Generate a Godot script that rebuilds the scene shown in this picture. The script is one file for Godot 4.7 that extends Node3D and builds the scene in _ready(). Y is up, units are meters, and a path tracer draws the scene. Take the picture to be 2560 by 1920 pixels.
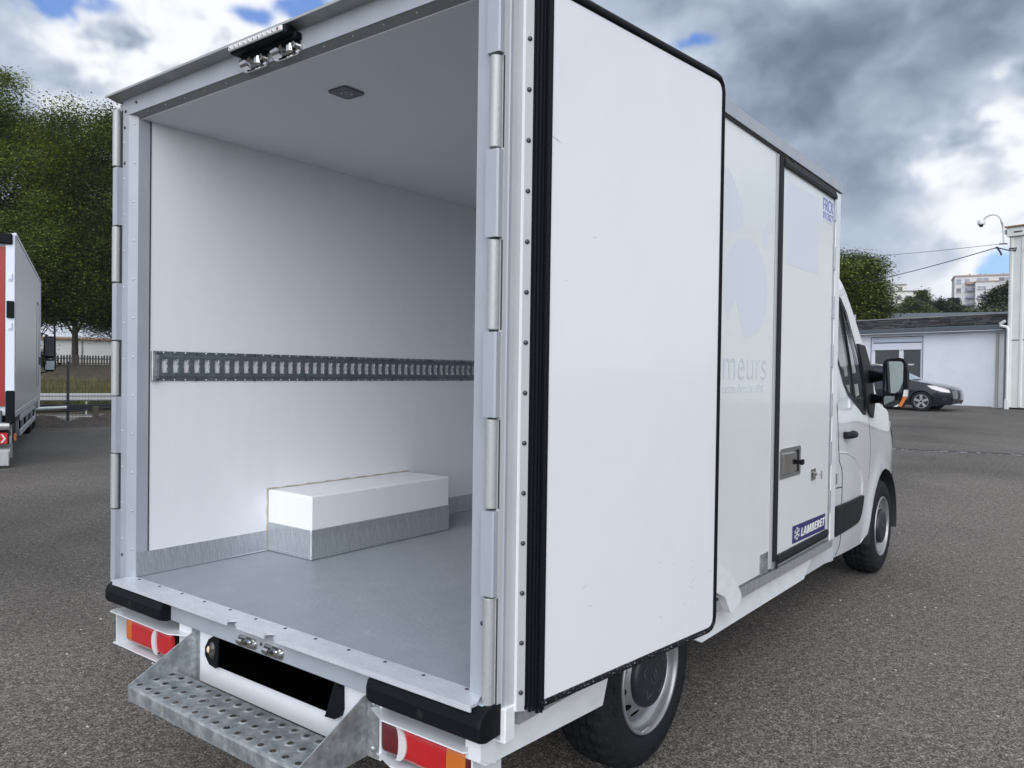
extends Node3D

# ---------------------------------------------------------------- helpers
class Mb:
	var st := SurfaceTool.new()
	var xf := Transform3D.IDENTITY
	func _init(x := Transform3D.IDENTITY):
		st.begin(Mesh.PRIMITIVE_TRIANGLES)
		st.set_smooth_group(-1)
		xf = x
	func flat():
		st.set_smooth_group(-1)
	func soft(g := 1):
		st.set_smooth_group(g)
	func col(c: Color):
		st.set_color(c)
	func tri(a: Vector3, b: Vector3, c: Vector3):
		st.add_vertex(xf * a)
		st.add_vertex(xf * b)
		st.add_vertex(xf * c)
	func quad(a: Vector3, b: Vector3, c: Vector3, d: Vector3):
		tri(a, b, c)
		tri(a, c, d)
	func box(lo: Vector3, hi: Vector3, b := 0.0):
		flat()
		var c := (lo + hi) * 0.5
		var h := (hi - lo).abs() * 0.5
		b = minf(b, minf(h.x, minf(h.y, h.z)) * 0.9)
		for a in 3:
			var u := (a + 1) % 3
			var w := (a + 2) % 3
			for s in [-1.0, 1.0]:
				var q := []
				for e in [[-1, -1], [1, -1], [1, 1], [-1, 1]]:
					var p := Vector3.ZERO
					p[a] = s * h[a]
					p[u] = e[0] * (h[u] - b)
					p[w] = e[1] * (h[w] - b)
					q.append(c + p)
				if s > 0:
					quad(q[3], q[2], q[1], q[0])
				else:
					quad(q[0], q[1], q[2], q[3])
			if b > 0.0:
				for su in [-1.0, 1.0]:
					for sw in [-1.0, 1.0]:
						var q := []
						for e in [[-1, 0], [1, 0], [1, 1], [-1, 1]]:
							var p := Vector3.ZERO
							p[a] = e[0] * (h[a] - b)
							p[u] = su * (h[u] if e[1] == 0 else h[u] - b)
							p[w] = sw * (h[w] - b if e[1] == 0 else h[w])
							q.append(c + p)
						if su * sw > 0:
							quad(q[3], q[2], q[1], q[0])
						else:
							quad(q[0], q[1], q[2], q[3])
		if b > 0.0:
			for sx in [-1.0, 1.0]:
				for sy in [-1.0, 1.0]:
					for sz in [-1.0, 1.0]:
						var p := Vector3(sx * h.x, sy * h.y, sz * h.z)
						var a0 := c + p - Vector3(0, sy * b, sz * b)
						var a1 := c + p - Vector3(sx * b, 0, sz * b)
						var a2 := c + p - Vector3(sx * b, sy * b, 0)
						if sx * sy * sz > 0:
							tri(a2, a1, a0)
						else:
							tri(a0, a1, a2)
	static func put(axis: String, p: Vector2, d: float) -> Vector3:
		if axis == "x":
			return Vector3(d, p.y, p.x)   # polygon given as (z, y)
		if axis == "y":
			return Vector3(p.x, d, p.y)   # (x, z)
		return Vector3(p.x, p.y, d)       # (x, y)
	func prism(poly: PackedVector2Array, axis: String, d0: float, d1: float, round_sides := false):
		flat()
		var t := Geometry2D.triangulate_polygon(poly)
		for k in range(0, t.size(), 3):
			tri(put(axis, poly[t[k]], d0), put(axis, poly[t[k + 1]], d0), put(axis, poly[t[k + 2]], d0))
			tri(put(axis, poly[t[k + 2]], d1), put(axis, poly[t[k + 1]], d1), put(axis, poly[t[k]], d1))
		if round_sides:
			soft(7)
		var cw := Geometry2D.is_polygon_clockwise(poly)
		for i in poly.size():
			var a := poly[i]
			var b := poly[(i + 1) % poly.size()]
			if cw:
				quad(put(axis, a, d0), put(axis, b, d0), put(axis, b, d1), put(axis, a, d1))
			else:
				quad(put(axis, a, d1), put(axis, b, d1), put(axis, b, d0), put(axis, a, d0))
		flat()
	func lathe(prof: Array, segs: int, t := Transform3D.IDENTITY, smooth := false, from := 0.0, to := TAU):
		# profile of (radius, along); the axis is local +x
		for k in prof.size() - 1:
			soft(1 if smooth else 10 + k)
			for i in segs:
				var a := from + (to - from) * i / segs
				var b := from + (to - from) * (i + 1) / segs
				var p0: Vector2 = prof[k]
				var p1: Vector2 = prof[k + 1]
				var q0 := t * Vector3(p0.y, p0.x * cos(a), p0.x * sin(a))
				var q1 := t * Vector3(p0.y, p0.x * cos(b), p0.x * sin(b))
				var q2 := t * Vector3(p1.y, p1.x * cos(b), p1.x * sin(b))
				var q3 := t * Vector3(p1.y, p1.x * cos(a), p1.x * sin(a))
				if p0.x < 1e-6:
					tri(q0, q2, q3)
				elif p1.x < 1e-6:
					tri(q0, q1, q2)
				else:
					quad(q0, q1, q2, q3)
		flat()
	func tube(pts: Array, r: float, segs := 6, r1 := -1.0):
		var rings := []
		var up := Vector3.UP
		for i in pts.size():
			var d: Vector3 = (pts[mini(i + 1, pts.size() - 1)] - pts[maxi(i - 1, 0)]).normalized()
			if absf(d.dot(up)) > 0.95:
				up = Vector3.RIGHT if absf(d.x) < 0.9 else Vector3.BACK
			var s := d.cross(up).normalized()
			var w := s.cross(d).normalized()
			up = w
			var rr := r if r1 < 0.0 else lerpf(r, r1, float(i) / maxf(1.0, pts.size() - 1))
			var ring := PackedVector3Array()
			for k in segs:
				var a := TAU * k / segs
				ring.append(pts[i] + (s * cos(a) + w * sin(a)) * rr)
			rings.append(ring)
		loft(rings, true, true)
		flat()
		for e in [0, rings.size() - 1]:
			for k in range(1, segs - 1):
				if e == 0:
					tri(rings[e][0], rings[e][k + 1], rings[e][k])
				else:
					tri(rings[e][0], rings[e][k], rings[e][k + 1])
	func loft(rings: Array, closed: bool, smooth: bool):
		if smooth:
			soft(3)
		else:
			flat()
		for i in rings.size() - 1:
			var a: PackedVector3Array = rings[i]
			var b: PackedVector3Array = rings[i + 1]
			var n := a.size()
			for k in (n if closed else n - 1):
				quad(a[k], a[(k + 1) % n], b[(k + 1) % n], b[k])
		flat()
	func skin(outer: PackedVector2Array, holes: Array, us: Array, vs: Array, map: Callable, smooth := true):
		if smooth:
			soft(4)
		else:
			flat()
		for i in us.size() - 1:
			for j in vs.size() - 1:
				var cell := PackedVector2Array([Vector2(us[i], vs[j]), Vector2(us[i + 1], vs[j]), Vector2(us[i + 1], vs[j + 1]), Vector2(us[i], vs[j + 1])])
				var bits: Array = Geometry2D.intersect_polygons(cell, outer) if outer.size() else [cell]
				for h in holes:
					var left := []
					for p in bits:
						left += Geometry2D.clip_polygons(p, h)
					bits = left
				for p in bits:
					if p.size() < 3 or Geometry2D.is_polygon_clockwise(p):
						continue
					var t := Geometry2D.triangulate_polygon(p)
					for k in range(0, t.size(), 3):
						tri(map.call(p[t[k]].snapped(Vector2(1e-4, 1e-4))), map.call(p[t[k + 1]].snapped(Vector2(1e-4, 1e-4))), map.call(p[t[k + 2]].snapped(Vector2(1e-4, 1e-4))))
		flat()
	func mesh() -> ArrayMesh:
		st.generate_normals()
		st.index()
		return st.commit()

var used := {}
var rng := RandomNumberGenerator.new()

func numbered(parent: Node, called: String) -> String:
	var key := str(parent.get_instance_id()) + called
	var n: int = used.get(key, 0)
	used[key] = n + 1
	return called if n == 0 else "%s_%03d" % [called, n]

func hang(o: Node3D, called: String, parent: Node = self) -> Node3D:
	o.name = numbered(parent, called)
	parent.add_child(o, true)
	return o

func put_mesh(called: String, me: Mesh, m: Material, parent: Node = self, at := Transform3D.IDENTITY) -> MeshInstance3D:
	var o := MeshInstance3D.new()
	o.mesh = me
	o.material_override = m
	o.transform = at
	hang(o, called, parent)
	return o

func part(called: String, b: Mb, m: Material, parent: Node = self) -> MeshInstance3D:
	return put_mesh(called, b.mesh(), m, parent)

func tag(o: Node, label: String, category: String, group := "") -> Node:
	o.set_meta("label", label)
	o.set_meta("category", category)
	if group != "":
		o.set_meta("group", group)
	return o

func thing(called: String, label: String, category: String, at := Transform3D.IDENTITY, group := "") -> Node3D:
	var o := Node3D.new()
	o.transform = at
	hang(o, called)
	tag(o, label, category, group)
	return o

func structure(called: String, b: Mb, m: Material, label := "") -> MeshInstance3D:
	var o := part(called, b, m)
	o.set_meta("kind", "structure")
	if label != "":
		o.set_meta("label", label)
	return o

func one_box(called: String, lo: Vector3, hi: Vector3, bev: float, m: Material, parent: Node) -> MeshInstance3D:
	var b := Mb.new()
	b.box(lo, hi, bev)
	return part(called, b, m, parent)

func poly(a: Array) -> PackedVector2Array:
	var p := PackedVector2Array()
	for k in range(0, a.size(), 2):
		p.append(Vector2(a[k], a[k + 1]))
	return p

func rrect(x0: float, y0: float, x1: float, y1: float, r: float, n := 4) -> PackedVector2Array:
	var p := PackedVector2Array()
	for c in [[x1 - r, y1 - r, 0.0], [x0 + r, y1 - r, 0.25], [x0 + r, y0 + r, 0.5], [x1 - r, y0 + r, 0.75]]:
		for k in n + 1:
			var a: float = TAU * (c[2] + 0.25 * k / n)
			p.append(Vector2(c[0] + r * cos(a), c[1] + r * sin(a)))
	return p

func oval(cx: float, cy: float, rx: float, ry: float, n := 16) -> PackedVector2Array:
	var p := PackedVector2Array()
	for k in n:
		p.append(Vector2(cx + rx * cos(TAU * k / n), cy + ry * sin(TAU * k / n)))
	return p

func steps(a: float, b: float, n: int) -> Array:
	var r := []
	for k in n + 1:
		r.append(lerpf(a, b, float(k) / n))
	return r

func lerps(xs: Array, ys: Array, x: float) -> float:
	if x <= xs[0]:
		return ys[0]
	for k in xs.size() - 1:
		if x <= xs[k + 1]:
			return lerpf(ys[k], ys[k + 1], (x - xs[k]) / (xs[k + 1] - xs[k]))
	return ys[-1]

# ---------------------------------------------------------------- materials
func grey_noise(size: int, type: int, freq: float, octaves: int, sd: int, ret := -1) -> PackedByteArray:
	var n := FastNoiseLite.new()
	n.noise_type = type
	n.frequency = freq
	n.seed = sd
	n.fractal_octaves = octaves
	if octaves <= 1:
		n.fractal_type = FastNoiseLite.FRACTAL_NONE
	if ret >= 0:
		n.cellular_return_type = ret
	var im := n.get_seamless_image(size, size)
	im.convert(Image.FORMAT_L8)
	return im.get_data()

func ramp(stops: Array) -> PackedByteArray:
	# stops of [value 0..1, linear colour] -> 256 sRGB triplets
	var out := PackedByteArray()
	for k in 256:
		var x := k / 255.0
		var c: Color = stops[0][1]
		for s in stops.size() - 1:
			if x >= stops[s][0]:
				c = stops[s][1].lerp(stops[s + 1][1], clampf((x - stops[s][0]) / maxf(1e-4, stops[s + 1][0] - stops[s][0]), 0, 1))
		c = c.linear_to_srgb()
		out.append(int(clampf(c.r, 0, 1) * 255))
		out.append(int(clampf(c.g, 0, 1) * 255))
		out.append(int(clampf(c.b, 0, 1) * 255))
	return out

func colour_tex(g: PackedByteArray, size: int, stops: Array) -> ImageTexture:
	var lut := ramp(stops)
	var out := PackedByteArray()
	out.resize(g.size() * 3)
	for k in g.size():
		var i := g[k] * 3
		out[k * 3] = lut[i]
		out[k * 3 + 1] = lut[i + 1]
		out[k * 3 + 2] = lut[i + 2]
	return ImageTexture.create_from_image(Image.create_from_data(size, size, false, Image.FORMAT_RGB8, out))

func grey_tex(g: PackedByteArray, size: int) -> ImageTexture:
	return ImageTexture.create_from_image(Image.create_from_data(size, size, false, Image.FORMAT_L8, g))

func blend(a: PackedByteArray, b: PackedByteArray, wa: float, wb: float) -> PackedByteArray:
	var out := PackedByteArray()
	out.resize(a.size())
	for k in a.size():
		out[k] = clampi(int(a[k] * wa + b[k] * wb), 0, 255)
	return out

func plain(r: float, g: float, b: float, rough := 0.5, metal := 0.0) -> StandardMaterial3D:
	var m := StandardMaterial3D.new()
	m.albedo_color = Color(r, g, b).linear_to_srgb()
	m.roughness = rough
	m.metallic = metal
	return m

func tri_map(m: StandardMaterial3D, metres: Vector3, world := true) -> StandardMaterial3D:
	m.uv1_triplanar = true
	m.uv1_world_triplanar = world
	m.uv1_triplanar_sharpness = 4.0
	m.uv1_scale = Vector3.ONE / metres
	return m

func textured(t: Texture2D, metres: Vector3, rough := 0.6, metal := 0.0, bump: Texture2D = null, depth := 0.0, world := true) -> StandardMaterial3D:
	var m := plain(1, 1, 1, rough, metal)
	m.albedo_color = Color.WHITE
	m.albedo_texture = t
	if bump != null:
		m.heightmap_enabled = true
		m.heightmap_texture = bump
		m.heightmap_scale = depth
	return tri_map(m, metres, world)

var M := {}

func make_materials():
	var soft := grey_noise(512, FastNoiseLite.TYPE_SIMPLEX_SMOOTH, 0.008, 5, 3)
	var fine := grey_noise(512, FastNoiseLite.TYPE_SIMPLEX_SMOOTH, 0.05, 4, 9)
	var cells := grey_noise(512, FastNoiseLite.TYPE_CELLULAR, 0.045, 1, 5, FastNoiseLite.RETURN_CELL_VALUE)
	var soft_t := grey_tex(soft, 512)
	var fine_t := grey_tex(fine, 512)
	# asphalt: cells of aggregate in a dark binder
	var agg := grey_noise(1024, FastNoiseLite.TYPE_CELLULAR, 0.16, 1, 21, FastNoiseLite.RETURN_CELL_VALUE)
	var gap := grey_noise(1024, FastNoiseLite.TYPE_CELLULAR, 0.16, 1, 21, FastNoiseLite.RETURN_DISTANCE2_SUB)
	var worn := grey_noise(1024, FastNoiseLite.TYPE_SIMPLEX_SMOOTH, 0.02, 4, 8)
	var mixed := blend(blend(agg, gap, 0.62, 0.30), worn, 0.85, 0.22)
	var asphalt_t := colour_tex(mixed, 1024, [[0.0, Color(.016, .0145, .013)], [0.20, Color(.050, .046, .041)], [0.43, Color(.138, .124, .108)], [0.62, Color(.24, .216, .188)], [0.76, Color(.44, .395, .345)], [1.0, Color(.74, .68, .60)]])
	M.asphalt = textured(asphalt_t, Vector3.ONE * 1.0, 0.92, 0.0, grey_tex(gap, 1024), 0.55)
	M.asphalt.vertex_color_use_as_albedo = true
	M.road = textured(asphalt_t, Vector3.ONE * 2.4, 0.9)
	M.road.albedo_color = Color(.85, .87, .9)
	# van
	M.panel = textured(colour_tex(soft, 512, [[0, Color(.745, .762, .785)], [0.5, Color(.755, .772, .795)], [1, Color(.762, .78, .80)]]), Vector3(1.5, 2.2, 1.5), 0.34)
	M.panel.clearcoat_enabled = true
	M.panel.clearcoat = 0.7
	M.panel.clearcoat_roughness = 0.12
	M.side = textured(colour_tex(soft, 512, [[0, Color(.725, .755, .755)], [0.5, Color(.74, .77, .77)], [1, Color(.755, .785, .785)]]), Vector3(1.3, 1.9, 1.3), 0.30)
	M.side.clearcoat_enabled = true
	M.side.clearcoat = 0.7
	M.side.clearcoat_roughness = 0.08
	M.ghost = plain(.677, .716, .780, 0.3)
	M.ghost_text = plain(.575, .625, .66, 0.35)
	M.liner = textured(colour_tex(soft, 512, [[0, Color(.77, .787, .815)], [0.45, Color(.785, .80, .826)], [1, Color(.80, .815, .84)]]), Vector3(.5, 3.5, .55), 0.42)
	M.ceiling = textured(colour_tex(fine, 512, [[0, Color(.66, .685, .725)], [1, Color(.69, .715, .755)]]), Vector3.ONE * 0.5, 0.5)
	M.frame = textured(colour_tex(soft, 512, [[0, Color(.305, .338, .378)], [1, Color(.355, .388, .43)]]), Vector3(.6, 1.5, .6), 0.34)
	M.frame.clearcoat_enabled = true
	M.frame.clearcoat = 0.3
	M.anod = textured(colour_tex(fine, 512, [[0, Color(.50, .54, .58)], [1, Color(.62, .655, .69)]]), Vector3(.2, 1.2, .2), 0.38, 0.75)
	M.edge = textured(colour_tex(soft, 512, [[0, Color(.36, .38, .388)], [1, Color(.41, .43, .437)]]), Vector3(.6, 1.5, .6), 0.42)
	M.knuckle = textured(colour_tex(fine, 512, [[0, Color(.34, .355, .358)], [1, Color(.43, .445, .445)]]), Vector3(.1, .5, .1), 0.45, 0.25)
	M.gutter = textured(colour_tex(soft, 512, [[0, Color(.30, .32, .32)], [1, Color(.42, .44, .44)]]), Vector3.ONE * 0.7, 0.5, 0.5)
	M.floor = textured(colour_tex(blend(soft, fine, 0.6, 0.4), 512, [[0, Color(.25, .28, .315)], [0.5, Color(.28, .31, .345)], [0.72, Color(.295, .325, .36)], [1, Color(.37, .40, .43)]]), Vector3.ONE * 0.8, 0.45, 0.0, fine_t, 0.06)
	M.sill = textured(colour_tex(blend(soft, fine, 0.5, 0.5), 512, [[0, Color(.52, .56, .61)], [0.5, Color(.64, .68, .73)], [1, Color(.74, .775, .82)]]), Vector3(.7, .5, .3), 0.32, 0.3)
	M.kick = textured(colour_tex(blend(soft, grey_noise(512, FastNoiseLite.TYPE_CELLULAR, 0.02, 2, 17, FastNoiseLite.RETURN_DISTANCE2_SUB), 0.7, 0.3), 512, [[0, Color(.38, .41, .43)], [0.4, Color(.52, .555, .58)], [0.65, Color(.60, .635, .66)], [1, Color(.72, .745, .765)]]), Vector3(.07, .45, .07), 0.36, 0.7)
	M.rail = textured(colour_tex(blend(soft, fine, 0.6, 0.4), 512, [[0, Color(.10, .13, .15)], [0.5, Color(.16, .195, .22)], [1, Color(.25, .285, .31)]]), Vector3(.3, .2, .3), 0.38, 0.6)
	M.zinc = plain(.72, .75, .77, 0.25, 0.9)
	M.galva = textured(colour_tex(blend(cells, soft, 0.28, 0.72), 512, [[0, Color(.20, .225, .24)], [0.4, Color(.335, .365, .38)], [0.6, Color(.43, .46, .475)], [1, Color(.66, .68, .68)]]), Vector3.ONE * 0.36, 0.42, 0.65)
	M.galva.heightmap_enabled = false
	M.chrome = plain(.62, .61, .60, 0.12, 1.0)
	M.steel = textured(colour_tex(fine, 512, [[0, Color(.46, .47, .47)], [1, Color(.62, .63, .63)]]), Vector3(.2, .05, .2), 0.26, 0.95)
	M.rubber = textured(colour_tex(fine, 512, [[0, Color(.003, .004, .006)], [0.7, Color(.006, .0075, .010)], [1, Color(.014, .016, .02)]]), Vector3.ONE * 0.25, 0.55)
	M.rubber.metallic_specular = 0.22
	M.scuff = textured(colour_tex(grey_noise(512, FastNoiseLite.TYPE_SIMPLEX_SMOOTH, 0.03, 5, 33), 512, [[0, Color(.005, .006, .008)], [0.60, Color(.009, .010, .012)], [0.70, Color(.05, .053, .056)], [0.78, Color(.24, .25, .26)], [1, Color(.40, .41, .42)]]), Vector3(.20, .08, .20), 0.6)
	M.scuff.metallic_specular = 0.25
	M.tyre = textured(colour_tex(fine, 512, [[0, Color(.009, .011, .014)], [0.6, Color(.017, .019, .022)], [1, Color(.038, .040, .042)]]), Vector3.ONE * 0.3, 0.68, 0.0, fine_t, 0.08)
	M.tyre.metallic_specular = 0.25
	M.black = textured(colour_tex(fine, 512, [[0, Color(.004, .005, .007)], [1, Color(.008, .0095, .012)]]), Vector3.ONE * 0.1, 0.55, 0.0, fine_t, 0.03)
	M.black.metallic_specular = 0.25
	M.trim = textured(colour_tex(fine, 512, [[0, Color(.013, .0145, .0165)], [1, Color(.020, .022, .025)]]), Vector3.ONE * 0.1, 0.58)
	M.trim.metallic_specular = 0.3
	M.void = plain(.0005, .0005, .0006, 1.0)
	M.void.metallic_specular = 0.0
	M.screw = plain(.055, .06, .075, 0.35, 0.4)
	M.rivet = plain(.55, .58, .60, 0.3, 0.7)
	M.wheel = textured(colour_tex(soft, 512, [[0, Color(.30, .31, .32)], [1, Color(.38, .39, .40)]]), Vector3.ONE * 0.4, 0.36, 0.6)
	M.cap = plain(.016, .019, .025, 0.45)
	M.cap_mark = plain(.05, .055, .062, 0.35)
	M.paint = textured(colour_tex(soft, 512, [[0, Color(.71, .74, .775)], [1, Color(.74, .77, .805)]]), Vector3.ONE * 1.0, 0.22)
	M.paint.clearcoat_enabled = true
	M.paint.clearcoat = 1.0
	M.paint.clearcoat_roughness = 0.03
	M.skirt = textured(colour_tex(soft, 512, [[0, Color(.68, .70, .71)], [0.6, Color(.76, .78, .79)], [1, Color(.79, .81, .82)]]), Vector3(.7, .35, .7), 0.34)
	M.seam = plain(.03, .033, .038, 0.6)
	M.glue = textured(colour_tex(fine, 512, [[0, Color(.33, .27, .17)], [1, Color(.62, .56, .44)]]), Vector3.ONE * 0.12, 0.6)
	M.red = plain(.46, .003, .007, 0.08)
	M.red.clearcoat_enabled = true
	M.red_dark = plain(.11, .002, .005, 0.1)
	M.red_dark.clearcoat_enabled = true
	M.amber = plain(.52, .13, .010, 0.12)
	M.amber.clearcoat_enabled = true
	M.clear_lens = plain(.62, .60, .61, 0.15)
	M.clear_lens.clearcoat_enabled = true
	M.lens_dark = plain(.05, .045, .04, 0.1)
	M.mirror = plain(.62, .70, .70, 0.02, 1.0)
	M.glass = plain(.10, .14, .13, 0.02)
	M.glass.transparency = BaseMaterial3D.TRANSPARENCY_ALPHA
	M.glass.albedo_color.a = 0.38
	M.pane = plain(.02, .022, .026, 0.04)
	M.pane.metallic_specular = 0.7
	M.cloth = plain(.03, .033, .038, 0.85)
	M.blue = plain(.012, .018, .135, 0.3)
	M.sticker = plain(.66, .70, .80, 0.35)
	M.ink = plain(.06, .085, .33, 0.4)
	M.paper = plain(.80, .80, .74, 0.5)
	# surroundings
	M.dirt = textured(colour_tex(blend(soft, fine, 0.4, 0.6), 512, [[0, Color(.035, .028, .022)], [0.5, Color(.075, .062, .05)], [1, Color(.17, .145, .12)]]), Vector3.ONE * 1.5, 0.95, 0.0, fine_t, 4.0)
	M.bank = textured(colour_tex(blend(soft, fine, 0.5, 0.5), 512, [[0, Color(.022, .017, .012)], [0.5, Color(.05, .038, .024)], [1, Color(.10, .078, .045)]]), Vector3.ONE * 4.0, 0.95, 0.0, fine_t, 6.0)
	M.hill = textured(colour_tex(fine, 512, [[0, Color(.018, .028, .012)], [1, Color(.05, .07, .028)]]), Vector3.ONE * 14.0, 0.95)
	M.bark = textured(colour_tex(fine, 512, [[0, Color(.035, .028, .022)], [1, Color(.13, .11, .09)]]), Vector3(.6, 1.6, .6), 0.9, 0.0, fine_t, 3.0)
	M.render_wall = textured(colour_tex(blend(soft, fine, 0.8, 0.2), 512, [[0, Color(.58, .62, .69)], [0.5, Color(.64, .675, .74)], [1, Color(.67, .70, .765)]]), Vector3.ONE * 4.0, 0.8)
	M.clad = textured(colour_tex(soft, 512, [[0, Color(.52, .55, .53)], [1, Color(.62, .645, .62)]]), Vector3(2, 5, 2), 0.5)
	M.fascia = plain(.075, .095, .115, 0.5)
	M.slate = textured(colour_tex(blend(soft, fine, 0.4, 0.6), 512, [[0, Color(.008, .010, .014)], [0.5, Color(.018, .020, .025)], [1, Color(.05, .052, .056)]]), Vector3.ONE * 0.9, 0.8)
	M.slate_pale = textured(colour_tex(blend(soft, fine, 0.4, 0.6), 512, [[0, Color(.03, .031, .033)], [0.5, Color(.06, .06, .06)], [1, Color(.16, .155, .15)]]), Vector3.ONE * 0.7, 0.8)
	M.rust = plain(.23, .15, .09, 0.8)
	M.white_frame = plain(.64, .68, .75, 0.4)
	M.lintel = plain(.50, .56, .66, 0.5)
	M.pvc = plain(.60, .63, .63, 0.4)
	M.grey_pipe = plain(.36, .36, .35, 0.6)
	M.dark_room = plain(.010, .009, .007, 0.9)
	M.block = textured(colour_tex(soft, 512, [[0, Color(.47, .465, .47)], [1, Color(.58, .57, .57)]]), Vector3.ONE * 12.0, 0.85)
	M.block_pale = plain(.60, .585, .53, 0.85)
	M.block_edge = plain(.33, .24, .21, 0.85)
	M.win_far = plain(.20, .225, .27, 0.3)
	M.win_dark = plain(.09, .095, .11, 0.3)
	M.concrete = textured(colour_tex(blend(soft, fine, 0.5, 0.5), 512, [[0, Color(.16, .16, .16)], [1, Color(.27, .27, .265)]]), Vector3.ONE * 3.0, 0.9)
	M.car = plain(.008, .0135, .022, 0.2, 0.2)
	M.car.clearcoat_enabled = true
	M.car.clearcoat_roughness = 0.03
	M.alu_side = textured(colour_tex(grey_noise(512, FastNoiseLite.TYPE_SIMPLEX_SMOOTH, 0.02, 4, 77), 512, [[0, Color(.46, .48, .50)], [1, Color(.60, .62, .64)]]), Vector3(3.0, .04, 3.0), 0.3, 0.45)
	M.truck_white = plain(.68, .72, .80, 0.3)
	M.truck_red = plain(.30, .018, .012, 0.3)
	M.tread_plate = plain(.50, .52, .53, 0.35, 0.8)
	M.under = plain(.02, .021, .023, 0.7)
	M.under_grey = plain(.10, .11, .12, 0.55)
	M.picket = textured(colour_tex(fine, 512, [[0, Color(.03, .026, .022)], [1, Color(.075, .066, .056)]]), Vector3(.4, 2, .4), 0.9)
	M.wire = plain(.016, .02, .024, 0.6)
	M.guard = plain(.42, .43, .42, 0.45, 0.6)
	M.timber = textured(colour_tex(fine, 512, [[0, Color(.06, .055, .04)], [1, Color(.16, .145, .11)]]), Vector3(.15, .8, .15), 0.85)
	M.yellow = textured(colour_tex(fine, 512, [[0, Color(.30, .22, .07)], [1, Color(.45, .36, .15)]]), Vector3.ONE * 0.5, 0.8)
	M.white_paint = plain(.62, .62, .60, 0.6)
	M.orange = plain(.55, .10, .025, 0.5)
	M.grass = plain(1, 1, 1, 0.9)
	M.grass.vertex_color_use_as_albedo = true
	M.leaf = plain(1, 1, 1, 0.5)
	M.leaf.vertex_color_use_as_albedo = true
	M.leaf.backlight_enabled = true
	M.leaf.backlight = Color(.5, .55, .2)
	M.soft_t = soft_t

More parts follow.
